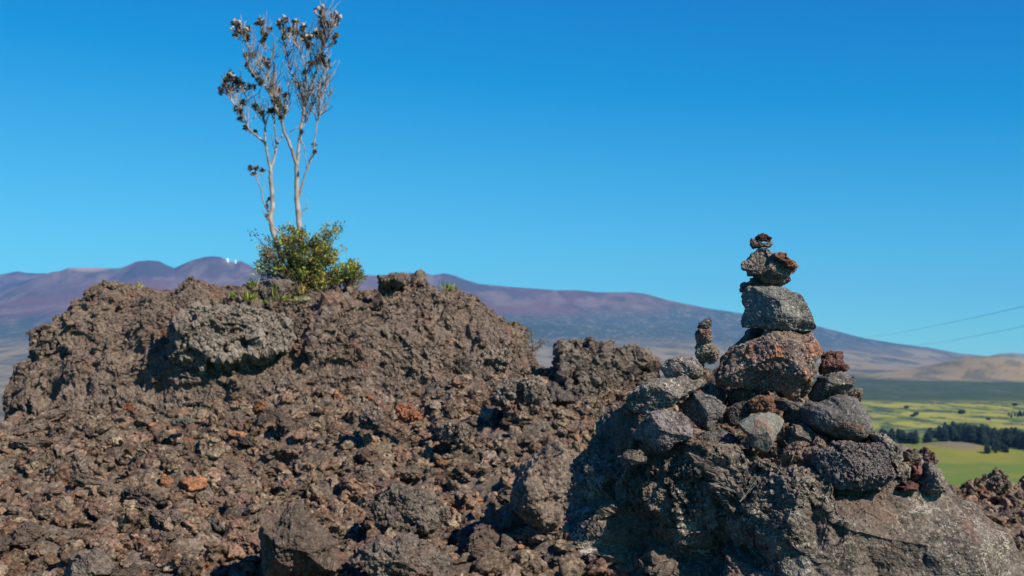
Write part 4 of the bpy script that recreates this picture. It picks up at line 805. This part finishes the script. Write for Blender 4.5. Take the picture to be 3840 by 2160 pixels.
for i in range(14): put_conifer(3770 + 150*rg.random(), r_of_row(3800, 1565 - rg.uniform(0, 6)), rg.uniform(6, 10), 'small dark conifer in the distant row behind the yellow pasture', 'conifers of the distant row')
def broadleaf(seed):
    rg = np.random.default_rng(seed); cr = Acc()
    for _ in range(260):
        e = rg.normal(size=3); e /= np.linalg.norm(e); p = e*np.array([5, 5, 3.2])*rg.uniform(.5, 1)**.5 + (0, 0, 4.4); a = rg.normal(size=3)*.8; b = rg.normal(size=3)*.8
        cr.add(np.array([p-a, p-b, p+a, p+b]), [(0, 1, 2, 3)])
    tv, tf = tube([(0, 0, 0), (.2, 0, 2), (0, .1, 4.5)], [.4, .3, .15], 6); cv, cf, _ = cr.out()
    return mesh_data('trunk', tv, tf, M['twig']), mesh_data('crown', cv, cf, M['needle'], smooth_=False)
bl = [broadleaf(610+i) for i in range(3)]
for u, row in [(3600,1552),(3430,1556),(3418,1562),(3395,1530),(3700,1574),(3800,1522)]:
    r = r_of_row(u, row, 1300, 3200); X, z = far_z(np.array([u*1.0]), np.array([r])); root = empty('pasture_tree', (X[0], r, z[0]-.5)); k = rg.uniform(.45, .95); root.scale = (k*1.3, k*1.3, k); root.rotation_euler = (0, 0, rg.uniform(0, 6.28))
    tag(root, 'small dark round tree scattered on the yellow pasture', 'tree', 'scattered trees on the pasture')
    for nm, me in zip(('trunk', 'crown'), bl[rg.integers(3)]): o = bpy.data.objects.new(nm, me); col.objects.link(o); o.parent = root
# observatories
def dome(x, y, rpx, label, Rd=13000):
    k = Rd/FPX; X, z = far_z(np.array([x*1.0]), np.array([Rd*1.0])); r = rpx*k; b = at(x, y, Rd); zb = min(z[0]-3, b[2]-r*1.6)
    root = empty('observatory_dome', (b[0], Rd, zb)); tag(root, label, 'observatory', 'white observatory domes on the summit')
    n = 24; rings = [(r*1.0, zb), (r*1.0, b[2]-r*.2), (r*1.06, b[2]-r*.2), (r*1.06, b[2])]; V_, F_ = [], []
    for rr, zz in rings[:2]: V_ += [(b[0]+rr*math.cos(t), Rd+rr*math.sin(t), zz) for t in np.linspace(0, 2*math.pi, n, endpoint=False)]
    F_ = [(i, (i+1) % n, n+(i+1) % n, n+i) for i in range(n)]; link('drum', np.array(V_), F_, M['white'], root)
    V_, F_ = [], []; m = 8
    for j in range(m+1):
        a = j/m*math.pi/2; rr = r*1.06*math.cos(a)+.01; zz = b[2]-r*.2 + r*1.06*math.sin(a); V_ += [(b[0]+rr*math.cos(t), Rd+rr*math.sin(t), zz) for t in np.linspace(0, 2*math.pi, n, endpoint=False)]
    F_ = [(j*n+i, j*n+(i+1) % n, (j+1)*n+(i+1) % n, (j+1)*n+i) for j in range(m) for i in range(n)]; link('dome', np.array(V_), F_, M['white'], root)
dome(853, 973, 5.2, 'larger white observatory dome on the far summit ridge', 12900)
dome(883, 977, 3.2, 'smaller white observatory dome right of the larger one', 12900)
# power lines
def cable(a, b, Y0, Y1, label):
    n = 40; pts = []
    A_, B_ = at(*a, Y0), at(*b, Y1)
    for i in range(n+1): t = i/n; p = A_*(1-t) + B_*t; p = p + np.array([0, 0, -4*t*(1-t)*.5]); pts.append(p)
    v, f = tube(pts, [.015]*(n+1), 6); o = link('power_line', v, f, M['wire']); tag(o, label, 'cable')
cable((3225, 1266), (4300, 1040), 330, 70, 'upper thin cable crossing the sky at the right edge')
cable((3400, 1296), (4300, 1118), 330, 70, 'lower thin cable crossing the sky at the right edge')

# ================================================================== HAZE
bx = [(-24000, -30, -200), (24000, -30, -200), (24000, 20500, -200), (-24000, 20500, -200), (-24000, -30, 1260), (24000, -30, 1260), (24000, 20500, 1260), (-24000, 20500, 1260)]
me = bpy.data.meshes.new('haze'); me.from_pydata(bx, [], [(0, 3, 2, 1), (4, 5, 6, 7), (0, 1, 5, 4), (1, 2, 6, 5), (2, 3, 7, 6), (3, 0, 4, 7)])
hm = bpy.data.materials.new('haze_air'); hm.use_nodes = True; nt = hm.node_tree; nt.nodes.clear(); ho = node(nt, 'ShaderNodeOutputMaterial'); pv = node(nt, 'ShaderNodeVolumePrincipled')
pv.inputs['Color'].default_value = (.17, .50, 1.0, 1); pv.inputs['Density'].default_value = 3.0e-5; pv.inputs['Anisotropy'].default_value = 0.0
nt.links.new(pv.outputs[0], ho.inputs['Volume']); me.materials.append(hm)
ho_ = bpy.data.objects.new('haze', me); col.objects.link(ho_); tag(ho_, 'thin bluish air that pales the distant mountain', 'haze', kind='stuff')
